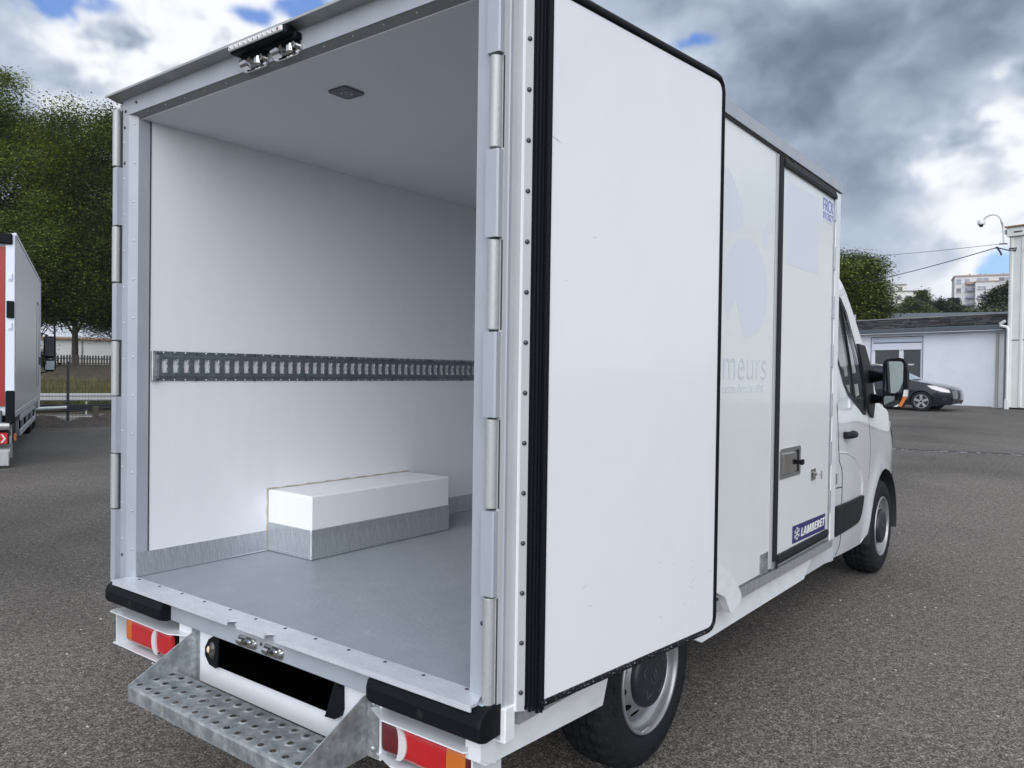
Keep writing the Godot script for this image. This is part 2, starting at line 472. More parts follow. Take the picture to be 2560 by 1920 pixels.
# ---------------------------------------------------------------- sky, light, camera
func make_sky() -> PanoramaSkyMaterial:
	var w := 2048
	var h := 1024
	var n := FastNoiseLite.new()
	n.noise_type = FastNoiseLite.TYPE_SIMPLEX_SMOOTH
	n.frequency = 2.6
	n.fractal_octaves = 6
	n.fractal_gain = 0.55
	n.seed = 12
	n.domain_warp_enabled = true
	n.domain_warp_amplitude = 0.12
	n.domain_warp_frequency = 2.0
	n.domain_warp_fractal_octaves = 2
	var shade := FastNoiseLite.new()
	shade.noise_type = FastNoiseLite.TYPE_SIMPLEX_SMOOTH
	shade.frequency = 1.5
	shade.fractal_octaves = 4
	shade.seed = 40
	# [azimuth, elevation, width, height, amount] in degrees; gaps let the blue through, masses are deep grey cloud
	var gaps := [[-68.0, 21.4, 3.4, 1.1, 0.9], [-65.6, 21.9, 2.0, 0.9, 0.8], [-63.5, 20.2, 1.6, 0.7, 0.5], [-52.0, 24.0, 2.4, 0.9, 0.8], [-24.5, 22.3, 1.7, 0.55, 0.9], [-5.2, 6.4, 1.4, 1.8, 1.0], [-11.8, 5.0, 1.9, 0.5, 0.5], [-55.5, 23.0, 2.0, 0.8, 0.6], [-60.5, 18.2, 1.0, 0.5, 0.5],
		[-110, 30, 9, 5, 0.8], [-150, 22, 10, 4, 0.7], [60, 26, 9, 5, 0.8], [120, 40, 12, 7, 0.8], [25, 34, 7, 4, 0.6], [170, 30, 10, 5, 0.7]]
	var masses := [[-13.5, 20.4, 9.0, 3.2, 1.3], [-5.0, 22.3, 7.0, 2.2, 1.0], [-20.5, 18.0, 5.5, 3.2, 0.8], [-15.5, 15.2, 4.6, 3.6, 1.0], [-14.0, 11.5, 5.0, 2.6, 0.6], [-13.0, 8.0, 6.0, 1.6, 0.45], [-28.0, 24.8, 6.0, 1.4, 0.5], [-68.5, 17.4, 3.0, 1.4, 0.3], [-40, 33, 22, 6, 0.5], [40, 20, 14, 4, 0.6], [100, 18, 16, 5, 0.5], [-130, 17, 14, 4, 0.5], [160, 16, 12, 4, 0.5]]
	var lights := [[-8.6, 13.6, 2.0, 1.5, 0.8], [-6.0, 15.2, 2.6, 1.7, 0.95], [-4.0, 12.0, 2.6, 2.6, 0.9], [-5.0, 18.6, 1.0, 0.5, 0.9], [-6.6, 9.6, 2.6, 1.8, 0.7], [-7.3, 5.9, 1.3, 1.2, 0.9], [-25.0, 21.2, 3.2, 1.0, 0.55], [-63.0, 19.2, 5.5, 3.0, 1.1], [-57.5, 21.3, 4.0, 2.0, 1.0], [-52.0, 22.3, 3.5, 1.6, 0.8], [-68.0, 19.5, 2.0, 0.9, 0.6], [-10.5, 4.0, 4.0, 0.8, 0.6]]
	var im := Image.create(w, h, false, Image.FORMAT_RGBF)
	for j in h:
		var el := (0.5 - (j + 0.5) / h) * PI
		var eld := rad_to_deg(el)
		if eld < -2.0:
			im.fill_rect(Rect2i(0, j, w, h - j), Color(.14, .14, .14))
			break
		for i in w:
			var az := fposmod((i + 0.5) / w + 0.5, 1.0) * TAU - PI
			var azd := rad_to_deg(az)
			var d := Vector3(sin(az) * cos(el), sin(el), -cos(az) * cos(el))
			var p := Vector3(d.x, d.y * 1.5, d.z)
			var c := n.get_noise_3dv(p * 1.5)
			var c2 := n.get_noise_3dv(p * 4.2 + Vector3(7, 3, 1))
			var c3 := shade.get_noise_3dv(p * 1.3)
			var gap := 0.0
			var dark := 0.0
			var bright := 0.0
			var wob := c * 1.5 + c2 * 0.9
			for g in gaps:
				var x: float = (fposmod(azd - g[0] + 180.0, 360.0) - 180.0 + wob * 0.5) / g[2]
				if absf(x) < 3.0:
					var y: float = (eld - g[1] + wob * 0.25) / g[3]
					gap = maxf(gap, g[4] * exp(-x * x - y * y))
			for g in masses:
				var x: float = (fposmod(azd - g[0] + 180.0, 360.0) - 180.0 + wob * 1.3) / g[2]
				if absf(x) < 3.0:
					var y: float = (eld - g[1] + wob * 0.5) / g[3]
					dark += g[4] * exp(-x * x - y * y)
			for g in lights:
				var x: float = (fposmod(azd - g[0] + 180.0, 360.0) - 180.0 + wob) / g[2]
				if absf(x) < 3.0:
					var y: float = (eld - g[1] + wob * 0.5) / g[3]
					bright = maxf(bright, g[4] * exp(-x * x - y * y))
			dark = 1.0 - exp(-1.9 * dark * (1.0 + 0.5 * c + 0.3 * c2))
			var lit := 0.66 + 0.42 * c3 + 0.50 * c + 0.30 * c2
			lit = clampf(lit * (1.0 - 0.97 * dark) + bright * (0.42 + 0.7 * c2 + 0.4 * c) + dark * (0.10 + 0.34 * c + 0.10 * c2), 0.0, 1.0)
			var cloud := Color(.085, .105, .148).lerp(Color(.255, .295, .358), smoothstep(0.0, 0.5, lit)).lerp(Color(.515, .53, .55), smoothstep(0.4, 0.95, lit))
			var blue := Color(.22, .36, .54).lerp(Color(.065, .145, .37), smoothstep(2.0, 24.0, eld))
			var torn := gap * (1.25 + 1.5 * c2 + 0.9 * c + 0.8 * n.get_noise_3dv(p * 11.0))
			var open := 0.92 * smoothstep(0.25, 0.95, torn)
			im.set_pixel(i, j, cloud.lerp(blue, open))
	var pm := PanoramaSkyMaterial.new()
	pm.panorama = ImageTexture.create_from_image(im)
	return pm

const CAM := Vector3(2.277, 1.4418, 1.6078)

func _ready():
	rng.seed = 5
	var cam := Camera3D.new()
	cam.name = "camera"
	cam.position = CAM
	cam.basis = Basis.from_euler(Vector3(deg_to_rad(-0.8817), deg_to_rad(37.2721), deg_to_rad(0.8004)))
	cam.fov = rad_to_deg(2.0 * atan(960.0 / 1965.87))
	cam.near = 0.05
	cam.far = 4000.0
	add_child(cam)
	cam.current = true
	var we := WorldEnvironment.new()
	we.name = "world_environment"
	var env := Environment.new()
	env.background_mode = Environment.BG_SKY
	env.sky = Sky.new()
	env.sky.sky_material = make_sky()
	env.background_energy_multiplier = 1.0
	env.tonemap_mode = Environment.TONE_MAPPER_LINEAR
	env.tonemap_exposure = 1.92
	env.sdfgi_enabled = true
	env.ssao_enabled = true
	env.ssil_enabled = true
	env.fog_enabled = true
	env.fog_density = 0.0002
	env.fog_light_color = Color(.72, .78, .86)
	we.environment = env
	add_child(we)
	var sun := DirectionalLight3D.new()
	sun.name = "sun"
	sun.rotation_degrees = Vector3(-28, 30, 0)
	sun.light_energy = 0.6
	sun.light_color = Color(.985, .985, 1.0)
	sun.light_angular_distance = 75.0
	sun.shadow_enabled = true
	add_child(sun)
	make_materials()
	build_ground()
	build_office()
	build_clad_building()
	build_far_right()
	build_left_side()
	build_trees()
	build_van()
	build_lorry()
	build_car()

# ---------------------------------------------------------------- the delivery van
var van: Node3D
var screw_me: ArrayMesh
var rivet_me: ArrayMesh

func stud(r: float, h: float) -> ArrayMesh:
	# a domed head with a slot, along +x
	var b := Mb.new()
	b.lathe([Vector2(r, 0), Vector2(r * 0.95, h * 0.5), Vector2(r * 0.6, h * 0.9), Vector2(0, h)], 10, Transform3D.IDENTITY, true)
	return b.mesh()

func facing(p: Vector3, n: Vector3) -> Transform3D:
	var up := Vector3.UP if absf(n.y) < 0.9 else Vector3.BACK
	var z := n.cross(up).normalized()
	return Transform3D(Basis(n.normalized(), z.cross(n).normalized(), z), p)

func text_mesh(s: String, height: float, font: String, bold := false, depth := 0.0012) -> TextMesh:
	var t := TextMesh.new()
	t.text = s
	var f := SystemFont.new()
	f.font_names = PackedStringArray([font])
	if bold:
		f.font_weight = 700
	t.font = f
	t.font_size = 64
	t.pixel_size = height / 46.0     # height of a capital
	t.depth = depth
	t.curve_step = 1.0
	return t

func lettering(called: String, s: String, height: float, width: float, centre: Vector3, bas: Basis, m: Material, parent: Node, bold := true, font := "Droid Sans", lean := 0.0) -> MeshInstance3D:
	var t := text_mesh(s, height, font, bold)
	var bb := t.get_aabb()
	var sx := width / bb.size.x
	var sy := height / bb.size.y
	# bake the letters into a plain mesh so that they keep their own place and proportions
	var src := t.get_mesh_arrays()
	var vs: PackedVector3Array = src[Mesh.ARRAY_VERTEX]
	var ix: PackedInt32Array = src[Mesh.ARRAY_INDEX]
	var c := bb.get_center()
	var b := Mb.new(Transform3D(bas, centre))
	for k in range(0, ix.size(), 3):
		var q := []
		for e in 3:
			var p := vs[ix[k + e]] - c
			q.append(Vector3(p.x * sx + p.y * sy * lean, p.y * sy, p.z))
		b.tri(q[0], q[1], q[2])
	return part(called, b, m, parent)

const RIGHT_FACE := Basis(Vector3(0, 0, -1), Vector3(0, 1, 0), Vector3(1, 0, 0))

func cab_half(z: float, y: float) -> float:
	var x := lerps([0.30, 0.45, 0.70, 1.00, 1.25, 1.50, 1.86, 2.05, 2.20, 2.30], [.955, .975, .985, .990, .978, .946, .893, .857, .80, .70], y)
	var f := maxf(0.0, (-z - 3.6) / 0.9)
	x -= 0.05 * pow(f, 1.2) * lerps([0.9, 1.25], [0.55, 1.0], y)
	# wheel arch swells a little
	var r := Vector2(z + 4.64, y - 0.345).length()
	x += 0.018 * exp(-pow((r - 0.44) / 0.06, 2.0))
	x -= 0.20 * pow(clampf((-z - 5.0) / 0.45, 0, 1.2), 2.0)
	return x

func on_cab(out := 0.0, side := 1.0) -> Callable:
	return func(p: Vector2) -> Vector3: return Vector3(side * (cab_half(p.x, p.y) + out), p.y, p.x)

func cab_line(pts: Array, out: float, r: float, b: Mb):
	var p3 := []
	for k in pts.size() - 1:
		for e in 5:
			var q: Vector2 = pts[k].lerp(pts[k + 1], e / 5.0)
			p3.append(Vector3(cab_half(q.x, q.y) + out, q.y, q.x))
	p3.append(Vector3(cab_half(pts[-1].x, pts[-1].y) + out, pts[-1].y, pts[-1].x))
	b.tube(p3, r, 5)

func solid_on_cab(b: Mb, pl: PackedVector2Array, from: float, to: float):
	# a plate that follows the cab's side, with a face and an edge
	var lo := pl[0]
	var hi := pl[0]
	for p in pl:
		lo = lo.min(p)
		hi = hi.max(p)
	b.skin(pl, [], steps(lo.x - .001, hi.x + .001, 6), steps(lo.y - .001, hi.y + .001, 6), on_cab(to))
	for k in pl.size():
		var a := pl[k]
		var c := pl[(k + 1) % pl.size()]
		b.quad(on_cab(from).call(a), on_cab(from).call(c), on_cab(to).call(c), on_cab(to).call(a))

func build_wheel(parent: Node, at: Vector3, side: float) -> Node3D:
	var w := Node3D.new()
	w.transform = Transform3D(Basis(Vector3(side, 0, 0), Vector3.UP, Vector3(0, 0, side)), at)
	hang(w, "wheel", parent)
	var b := Mb.new()
	var prof := [Vector2(.205, -.03), Vector2(.215, -.012), Vector2(.232, -.004), Vector2(.262, .0), Vector2(.298, -.003), Vector2(.318, -.012), Vector2(.334, -.026), Vector2(.3435, -.046), Vector2(.3455, -.066), Vector2(.3455, -.075), Vector2(.337, -.077), Vector2(.337, -.086), Vector2(.3465, -.088), Vector2(.347, -.108), Vector2(.338, -.110), Vector2(.338, -.119), Vector2(.347, -.121), Vector2(.3465, -.143), Vector2(.337, -.145), Vector2(.337, -.153), Vector2(.3455, -.155), Vector2(.343, -.182), Vector2(.332, -.204), Vector2(.30, -.222), Vector2(.25, -.225), Vector2(.205, -.2)]
	var segs := 132
	for k in prof.size() - 1:
		for i in segs:
			var q := []
			for e in [[k, i], [k, i + 1], [k + 1, i + 1], [k + 1, i]]:
				var p: Vector2 = prof[e[0]]
				var a: float = TAU * (e[1] % segs) / segs + (p.y + .11) * 0.9 * (1.0 if p.y > -.115 else -1.0)
				var r := p.x
				if (e[1] % 4) == 0 and r > .332 and r < .36:
					r -= .011
				q.append(Vector3(p.y, r * cos(a), r * sin(a)))
			b.soft(20 + (k if (k > 6 and k < 21) else 0))
			b.quad(q[0], q[1], q[2], q[3])
	# raised ring and blocks moulded in the sidewall
	b.flat()
	for i in 22:
		var a := TAU * i / 22.0
		if i % 11 < 7:
			b.quad(Vector3(.0015, .275 * cos(a), .275 * sin(a)), Vector3(.0015, .275 * cos(a + .11), .275 * sin(a + .11)), Vector3(.001, .288 * cos(a + .11), .288 * sin(a + .11)), Vector3(.001, .288 * cos(a), .288 * sin(a)))
	part("tyre", b, M.tyre, w)
	b = Mb.new()
	b.lathe([Vector2(.206, -.03), Vector2(.2165, -.014), Vector2(.2175, -.004), Vector2(.212, .0), Vector2(.206, -.004), Vector2(.203, -.018), Vector2(.200, -.034), Vector2(.196, -.040), Vector2(.186, -.046), Vector2(.1805, -.060), Vector2(.177, -.072)], 72, Transform3D.IDENTITY, true)
	var hs := []
	var us := []
	for k in 12:
		var a := TAU * (k + 0.5) / 12.0
		us.append(a - .14)
		us.append(a)
		us.append(a + .14)
		hs.append(oval(a, .1525, .118, .0165, 16))
	us.push_front(0.0)
	us.append(TAU)
	var dish := func(p: Vector2) -> Vector3:
		var h := lerps([.115, .13, .15, .177], [-.018, -.030, -.048, -.072], p.y)
		return Vector3(h, p.y * cos(p.x), p.y * sin(p.x))
	b.skin(poly([0.0, .118, TAU, .118, TAU, .177, 0.0, .177]), hs, us, [.117, .134, .1525, .171, .178], dish)
	b.soft(9)
	# balance weight and valve
	b.flat()
	b.box(Vector3(-.012, -.2, .02), Vector3(.002, -.188, .075), .004)
	part("rim", b, M.wheel, w)
	b = Mb.new()
	b.lathe([Vector2(.0, -.10), Vector2(.19, -.10), Vector2(.20, -.16)], 24)
	part("brake_drum", b, M.under, w)
	b = Mb.new()
	b.lathe([Vector2(.124, -.03), Vector2(.1235, -.012), Vector2(.118, -.002), Vector2(.108, .003), Vector2(.085, .006), Vector2(.045, .007), Vector2(.0, .007)], 48, Transform3D.IDENTITY, true)
	part("hub_cap", b, M.cap, w)
	b = Mb.new()
	# ring, lozenge and five chevrons moulded in the cap
	b.lathe([Vector2(.031, .006), Vector2(.031, .0095), Vector2(.034, .0095), Vector2(.034, .006)], 28)
	var dz := [Vector2(0, .024), Vector2(.017, 0), Vector2(0, -.024), Vector2(-.017, 0)]
	for k in 4:
		var p: Vector2 = dz[k]
		var q: Vector2 = dz[(k + 1) % 4]
		b.prism(PackedVector2Array([p, q, q * .55, p * .55]), "x", .006, .0105)
	for k in 5:
		var a := TAU * (k + .25) / 5.0
		var t := Transform2D(a, Vector2(cos(a), sin(a)) * .082)
		for s in [-1.0, 1.0]:
			b.prism(PackedVector2Array([t * Vector2(-.015, s * .018), t * Vector2(.004, s * .001), t * Vector2(.012, s * .001), t * Vector2(-.006, s * .021)]), "x", .004, .0085)
	part("cap_mark", b, M.cap_mark, w)
	return w

func build_van():
	van = thing("delivery_van", "white refrigerated box van with its empty cargo box open at the rear", "van")
	screw_me = stud(.0065, .005)
	rivet_me = stud(.0042, .0025)
	build_box()
	build_rear_frame()
	build_rear_door(1.0)
	build_rear_door(-1.0)
	build_inside()
	build_tail()
	build_right_side()
	build_cab()
	for s in [1.0, -1.0]:
		build_wheel(van, Vector3(s * .965, .345, -.994), s)
		build_wheel(van, Vector3(s * .965, .345, -4.641), s)
	var b := Mb.new()
	b.box(Vector3(-.45, .36, -5.0), Vector3(-.35, .49, -.1))
	b.box(Vector3(.35, .36, -5.0), Vector3(.45, .49, -.1))
	b.box(Vector3(-.72, .28, -1.05), Vector3(.72, .40, -.93), .02)
	b.box(Vector3(-.72, .22, -4.70), Vector3(.72, .34, -4.58), .02)
	b.box(Vector3(-.30, .30, -3.0), Vector3(.30, .47, -1.6), .03)
	b.box(Vector3(.60, .30, -.75), Vector3(.66, .37, -.15), .02)
	b.box(Vector3(-.70, .34, -5.2), Vector3(.70, .42, -4.0), .02)
	part("chassis", b, M.under, van)
	b = Mb.new()
	for s in [1.0, -1.0]:
		b.lathe([Vector2(.42, -.30), Vector2(.42, .0)], 20, Transform3D(Basis.IDENTITY if s > 0 else Basis(Vector3(-1, 0, 0), Vector3.UP, Vector3(0, 0, -1)), Vector3(s * .975, .345, -4.641)), true, -PI * .55, PI * .55)
		b.box(Vector3(s * .68 - .01, .30, -5.05), Vector3(s * .68 + .01, .78, -4.2))
		b.box(Vector3(s * .70 - .01, .46, -1.45), Vector3(s * .70 + .01, .50, -.55))
	part("wheel_arch_liner", b, M.under, van)

func build_box():
	one_box("side_wall", Vector3(.926, .492, -3.06), Vector3(1.0, 2.53, -.071), .002, M.liner, van)
	one_box("side_wall", Vector3(-1.035, .492, -3.06), Vector3(-.888, 2.53, -.07), .002, M.liner, van)
	one_box("outer_panel", Vector3(1.001, .54, -3.056), Vector3(1.035, 2.50, -.16), .004, M.side, van)
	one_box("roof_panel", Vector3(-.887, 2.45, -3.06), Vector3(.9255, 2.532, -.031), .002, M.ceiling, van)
	one_box("cargo_floor", Vector3(-.887, .492, -2.98), Vector3(.9255, .578, -.022), .002, M.floor, van)
	one_box("front_wall", Vector3(-.887, .579, -3.06), Vector3(.9255, 2.449, -2.98), .002, M.liner, van)
	# aluminium roof edge along the right side, with a shadow gap below
	var b := Mb.new()
	b.prism(poly([.99, 2.533, 1.046, 2.533, 1.052, 2.528, 1.052, 2.476, 1.0365, 2.476, 1.0365, 2.50, .99, 2.50]), "z", -3.075, -.10)
	part("roof_trim", b, M.frame, van)
	one_box("roof_seal", Vector3(1.0355, 2.468, -3.05), Vector3(1.044, 2.4755, -.16), 0, M.seam, van)
	b = Mb.new()
	b.prism(poly([-.99, 2.533, -1.046, 2.533, -1.052, 2.528, -1.052, 2.476, -1.0365, 2.476, -1.0365, 2.50, -.99, 2.50]), "z", -3.075, -.10)
	part("roof_trim", b, M.frame, van)
	# lower trim: aluminium strip that runs a little downhill to the front
	b = Mb.new()
	for s in [1.0]:
		b.prism(poly([-.07, .500, -.07, .545, -3.05, .518, -3.05, .474]), "x", 1.001, 1.0385)
	part("trim_strip", b, M.kick, van)

func build_rear_frame():
	var f := Node3D.new()
	hang(f, "rear_frame", van)
	var b := Mb.new()
	b.prism(poly([-.975, 0, -.926, 0, -.890, -.022, -.8885, -.07, -.975, -.07]), "y", .55, 2.5315)
	part("post", b, M.frame, f)
	b = Mb.new()
	b.prism(poly([.975, 0, .926, 0, .925, -.07, .975, -.07]), "y", .55, 2.5315)
	part("post", b, M.frame, f)
	b = Mb.new()
	b.prism(poly([.002, 2.531, .002, 2.467, -.008, 2.466, -.03, 2.50, -.03, 2.531]), "x", -.927, .927)
	part("lintel", b, M.frame, f)
	b = Mb.new()
	b.prism(poly([-.001, 2.4655, -.031, 2.4515, -.031, 2.4535, -.003, 2.4665]), "x", -.89, .89)
	part("lintel_return", b, plain(.19, .20, .205, .5), f)
	b = Mb.new()
	for s in [1.0, -1.0]:
		b.box(Vector3(s * 1.0 - .024, .47, -.07), Vector3(s * 1.0 + .024, 2.53, -.012), .003)
	part("corner_post", b, M.frame, f)
	# dark joint between the left post and the lining
	b = Mb.new()
	for s in [1.0, -1.0]:
		if s < 0:
			b.box(Vector3(s * .8875 - .002, .58, -.074), Vector3(s * .8875 + .002, 2.45, -.0695))
	part("joint", b, M.seam, f)
	# screws on the outer face, rivets on the inner return
	for y in [2.485, 2.42, 2.275]:
		put_mesh("screw", screw_me, M.screw, f, facing(Vector3(-.951 if y > 2.45 else -.957, y, 0), Vector3.BACK))
	put_mesh("screw", screw_me, M.screw, f, facing(Vector3(-.862, 2.505, .002), Vector3.BACK))
	put_mesh("screw", screw_me, M.screw, f, facing(Vector3(.0, 2.498, .002), Vector3.BACK))
	put_mesh("screw", screw_me, M.screw, f, facing(Vector3(.968, 2.275, .0), Vector3.BACK))
	put_mesh("screw", screw_me, M.screw, f, facing(Vector3(.966, .775, .0), Vector3.BACK))
	put_mesh("screw", screw_me, M.screw, f, facing(Vector3(-.958, .665, .0), Vector3.BACK))
	var inward := Vector3(.52, 0, .85).normalized()
	for k in 12:
		put_mesh("rivet", rivet_me, M.rivet, f, facing(Vector3(-.9055, 2.43 - k * .158, -.0125), inward))
		put_mesh("rivet", rivet_me, M.rivet, f, facing(Vector3(-.962, 2.36 - k * .148, 0), Vector3.BACK))
	for k in 13:
		put_mesh("rivet", rivet_me, M.gutter, f, facing(Vector3(-.80 + k * .135, 2.4600, -.0135), Vector3(0, -.91, .41).normalized()))
	# rain gutter over the opening
	b = Mb.new()
	b.prism(poly([-.09, 2.5335, -.09, 2.537, .046, 2.5495, .0505, 2.5485, .0515, 2.540, .048, 2.539, .046, 2.5455, .003, 2.5325]), "x", -1.022, 1.022)
	part("roof_gutter", b, M.gutter, van)
	one_box("roof_rim", Vector3(-1.02, 2.531, .0005), Vector3(1.02, 2.5334, .003), 0, M.gutter, van)
	# marker light bar below the gutter
	var lb := Node3D.new()
	hang(lb, "light_bar", van)
	b = Mb.new()
	b.box(Vector3(-.128, 2.506, .012), Vector3(.176, 2.533, .058), .004)
	b.box(Vector3(-.11, 2.498, .004), Vector3(.19, 2.52, .03), .003)
	part("housing", b, M.black, lb)
	one_box("lens", Vector3(-.124, 2.5125, .0585), Vector3(.168, 2.531, .068), .003, M.clear_lens, lb)
	var dm := stud(.0052, .0018)
	for k in 11:
		put_mesh("diode", dm, M.chrome if k < 10 else M.red_dark, lb, facing(Vector3(-.112 + k * .026, 2.522, .0678), Vector3.BACK))
	# lock keepers: two at the top, two at the sill
	for k in [[-.128, 2.478, 1.0, .003], [.046, 2.478, 1.0, .003], [-.082, .512, .72, .0315], [.062, .512, .72, .0315]]:
		keeper(Vector3(k[0], k[1], k[3]), k[2])
	# hinges: silver knuckles alternate with white leaves
	var cuts := [2.497, 2.262, 2.0195, 1.787, 1.548, 1.320, 1.082, .853, .546]
	for s in [1.0, -1.0]:
		for k in cuts.size() - 1:
			var hi: float = cuts[k] - .003
			var lo: float = cuts[k + 1] + .003
			b = Mb.new()
			var is_knuckle: bool = (k % 2 == 1) if s > 0 else (k % 2 == 0)
			var bas := Basis(Vector3.UP, Vector3(0, 0, 1), Vector3(1, 0, 0))
			if is_knuckle:
				b.lathe([Vector2(0, 0), Vector2(.0155, 0), Vector2(.0165, .002), Vector2(.0165, hi - lo - .002), Vector2(.0155, hi - lo), Vector2(0, hi - lo)], 24, Transform3D(bas, Vector3(s * (.9935 if s > 0 else .9995), lo, .0065 if s > 0 else .012)))
				part("hinge_knuckle", b, M.knuckle, van)
				b = Mb.new()
				var gx: float = 1.0155 if s > 0 else -.9785
				b.box(Vector3(gx - (.002 if s > 0 else .0035), lo, -.010), Vector3(gx + (.002 if s > 0 else .0035), hi, .002))
				part("hinge_gap", b, M.seam, van)
			else:
				var w := PackedVector2Array()
				for p in [[.9745, .006], [.9745, .0225], [1.011, .0225], [1.0155, .0185], [1.0155, -.008], [.9745, -.008]]:
					w.append(Vector2(s * p[0], p[1]))
				b.prism(w, "y", lo, hi)
				part("hinge_leaf", b, M.frame, van)

func keeper(at: Vector3, k: float):
	var n := Node3D.new()
	n.position = at
	hang(n, "lock_keeper", van)
	var b := Mb.new(Transform3D(Basis.from_scale(Vector3(k, k, k)), Vector3.ZERO))
	b.prism(rrect(0, -.022, .145, .028, .022, 6), "z", 0, .006)
	part("base_plate", b, M.chrome, n)
	b = Mb.new(Transform3D(Basis.from_scale(Vector3(k, k, k)), Vector3.ZERO))
	var ring := []
	for a in [-0.2, .1, .45, .8, 1.2, 1.6, 2.0, 2.4, 2.8]:
		var row := PackedVector3Array()
		for e in [[0.002, .020], [.046, .024], [.046, .019], [.002, .015]]:
			row.append(Vector3(e[0] + .018, .003 + cos(a) * e[1] * 1.0, .004 + maxf(0, sin(a)) * e[1] * 1.5))
		ring.append(row)
	b.loft(ring, true, false)
	b.box(Vector3(.085, -.016, .005), Vector3(.112, .018, .022), .006)
	part("hook", b, M.chrome, n)
	b = Mb.new(Transform3D(Basis.from_scale(Vector3(k, k, k)), Vector3.ZERO))
	b.lathe([Vector2(.010, .004), Vector2(.010, .020), Vector2(.006, .020), Vector2(.006, .012), Vector2(0, .012)], 14, Transform3D(facing(Vector3(.122, .006, 0), Vector3.BACK)))
	part("bolt", b, M.steel, n)

func build_rear_door(s: float):
	var d := Node3D.new()
	hang(d, "rear_door", van)
	var ang := deg_to_rad(6.65)
	# local frame: x along the door from its hinge side, y up, z out of its inner face
	var bas := Basis(Vector3(s * sin(ang), 0, -cos(ang)), Vector3.UP, Vector3(s * cos(ang), 0, sin(ang)))
	var t := Transform3D(bas, Vector3(s * 1.106, 0, -.084))
	var b := Mb.new(t)
	var y0 := .580
	var y1 := 2.433
	var face := rrect(.0, y0, .876, y1, .004, 2)
	face = PackedVector2Array()
	for p in [[.0, y0], [.846, y0], [.858, y0 + .003], [.868, y0 + .010], [.874, y0 + .020], [.876, y0 + .032], [.876, y1 - .034], [.873, y1 - .022], [.866, y1 - .010], [.852, y1 - .002], [.836, y1], [.0, y1]]:
		face.append(Vector2(p[0], p[1]))
	b.prism(face, "z", -.05, .0)
	part("inner_panel", b, M.panel, d)
	if s > 0:
		b = Mb.new(t)
		for k in 16:
			var c := Vector2(rng.randf_range(.45, .86), y0 + rng.randf_range(.01, .28)) if k < 11 else Vector2(rng.randf_range(.02, .2), rng.randf_range(y0 + .1, y1 - .2))
			var l := rng.randf_range(.004, .022)
			var a := rng.randf_range(-.6, .6)
			var e0 := Vector2(cos(a), sin(a)) * l
			var e1 := Vector2(-sin(a), cos(a)) * rng.randf_range(.0006, .0014)
			b.prism(PackedVector2Array([c - e0, c + e1, c + e0, c - e1]), "z", .0004, .0007)
		part("scuff_marks", b, plain(.50, .51, .53, .6), d)
	b = Mb.new(t)
	b.prism(rrect(.0, y0 - .005, .895, y1 + .02, .02), "z", -.088, -.0505)
	part("outer_panel", b, M.side, d)
	# lip gasket round the free edges: rounded section swept along the outline
	b = Mb.new(t)
	var path := [Vector2(-.010, y0 - .012), Vector2(.846, y0 - .012), Vector2(.866, y0 - .007), Vector2(.882, y0 + .008), Vector2(.888, y0 + .030), Vector2(.888, y1 - .030), Vector2(.882, y1 - .006), Vector2(.864, y1 + .010), Vector2(.838, y1 + .013), Vector2(-.010, y1 + .013)]
	var rings := []
	for k in path.size():
		var p: Vector2 = path[k]
		var dd: Vector2 = (path[mini(k + 1, path.size() - 1)] - path[maxi(k - 1, 0)]).normalized()
		var nn := Vector2(dd.y, -dd.x)
		var ring := PackedVector3Array()
		for e in [[-.014, -.006], [-.012, .0025], [-.004, .006], [.004, .004], [.011, -.006], [.015, -.020], [.012, -.040], [-.004, -.050], [-.014, -.050]]:
			var q: Vector2 = p + nn * e[0] * (1.75 if k > 6 and e[0] > 0.0 else 1.0)
			ring.append(Vector3(q.x, q.y, e[1]))
		rings.append(ring)
	b.loft(rings.slice(0, 4), true, true)
	part("gasket", b, M.scuff, d)
	b = Mb.new(t)
	b.loft(rings.slice(3), true, true)
	part("gasket", b, M.rubber, d)
	# hinge-side rubber: a flat band and three folds
	b = Mb.new(t)
	var fold := poly([.0035, -.004, .002, .004, -.006, .005, -.010, -.004, -.0085, -.016, -.0135, -.016, -.0145, -.0215, -.0115, -.027, -.0155, -.028, -.0180, -.0345, -.0150, -.040, -.019, -.041, -.0215, -.0475, -.0185, -.0525, -.022, -.0545, -.023, -.060, -.014, -.064, .0035, -.05])
	var fp := PackedVector2Array()
	for p in fold:
		fp.append(Vector2(p.x * .85, p.y * .80))
	b.prism(fp, "y", y0 - .024, y1 + .03)
	# torn ends of the folds at the bottom
	for k in 5:
		var u: float = -.002 - .0038 * k
		var v: float = -.004 - .0098 * k
		b.prism(poly([u - .004, v - .004, u + .004, v - .003, u + .001, v + .004]), "y", y0 - .034 - .004 * (k % 2), y0 - .024)
	part("folded_seal", b, M.rubber, d)
	# aluminium edge: bright strip with screws, then the broad hollow moulding that carries the hinge
	b = Mb.new(t)
	var e := poly([-.0180, -.0465, -.0375, -.0595, -.0385, -.0685, -.052, -.0720, -.070, -.0750, -.094, -.078, -.096, -.088, -.014, -.088])
	b.prism(e, "y", y0 - .038, y1 + .06)
	part("edge_profile", b, M.edge, d)
	b = Mb.new(t)
	b.prism(poly([-.0375, -.0592, -.0405, -.0600, -.0395, -.0680, -.0384, -.0684]), "y", y0 - .038, y1 + .06)
	part("edge_lip", b, M.panel, d)
	var n := Vector3(-.55, 0, .835).normalized()
	for k in 15:
		put_mesh("screw", screw_me, M.screw, d, facing(t * Vector3(-.0285, y0 + .012 + k * .1325, -.0535), bas * n))

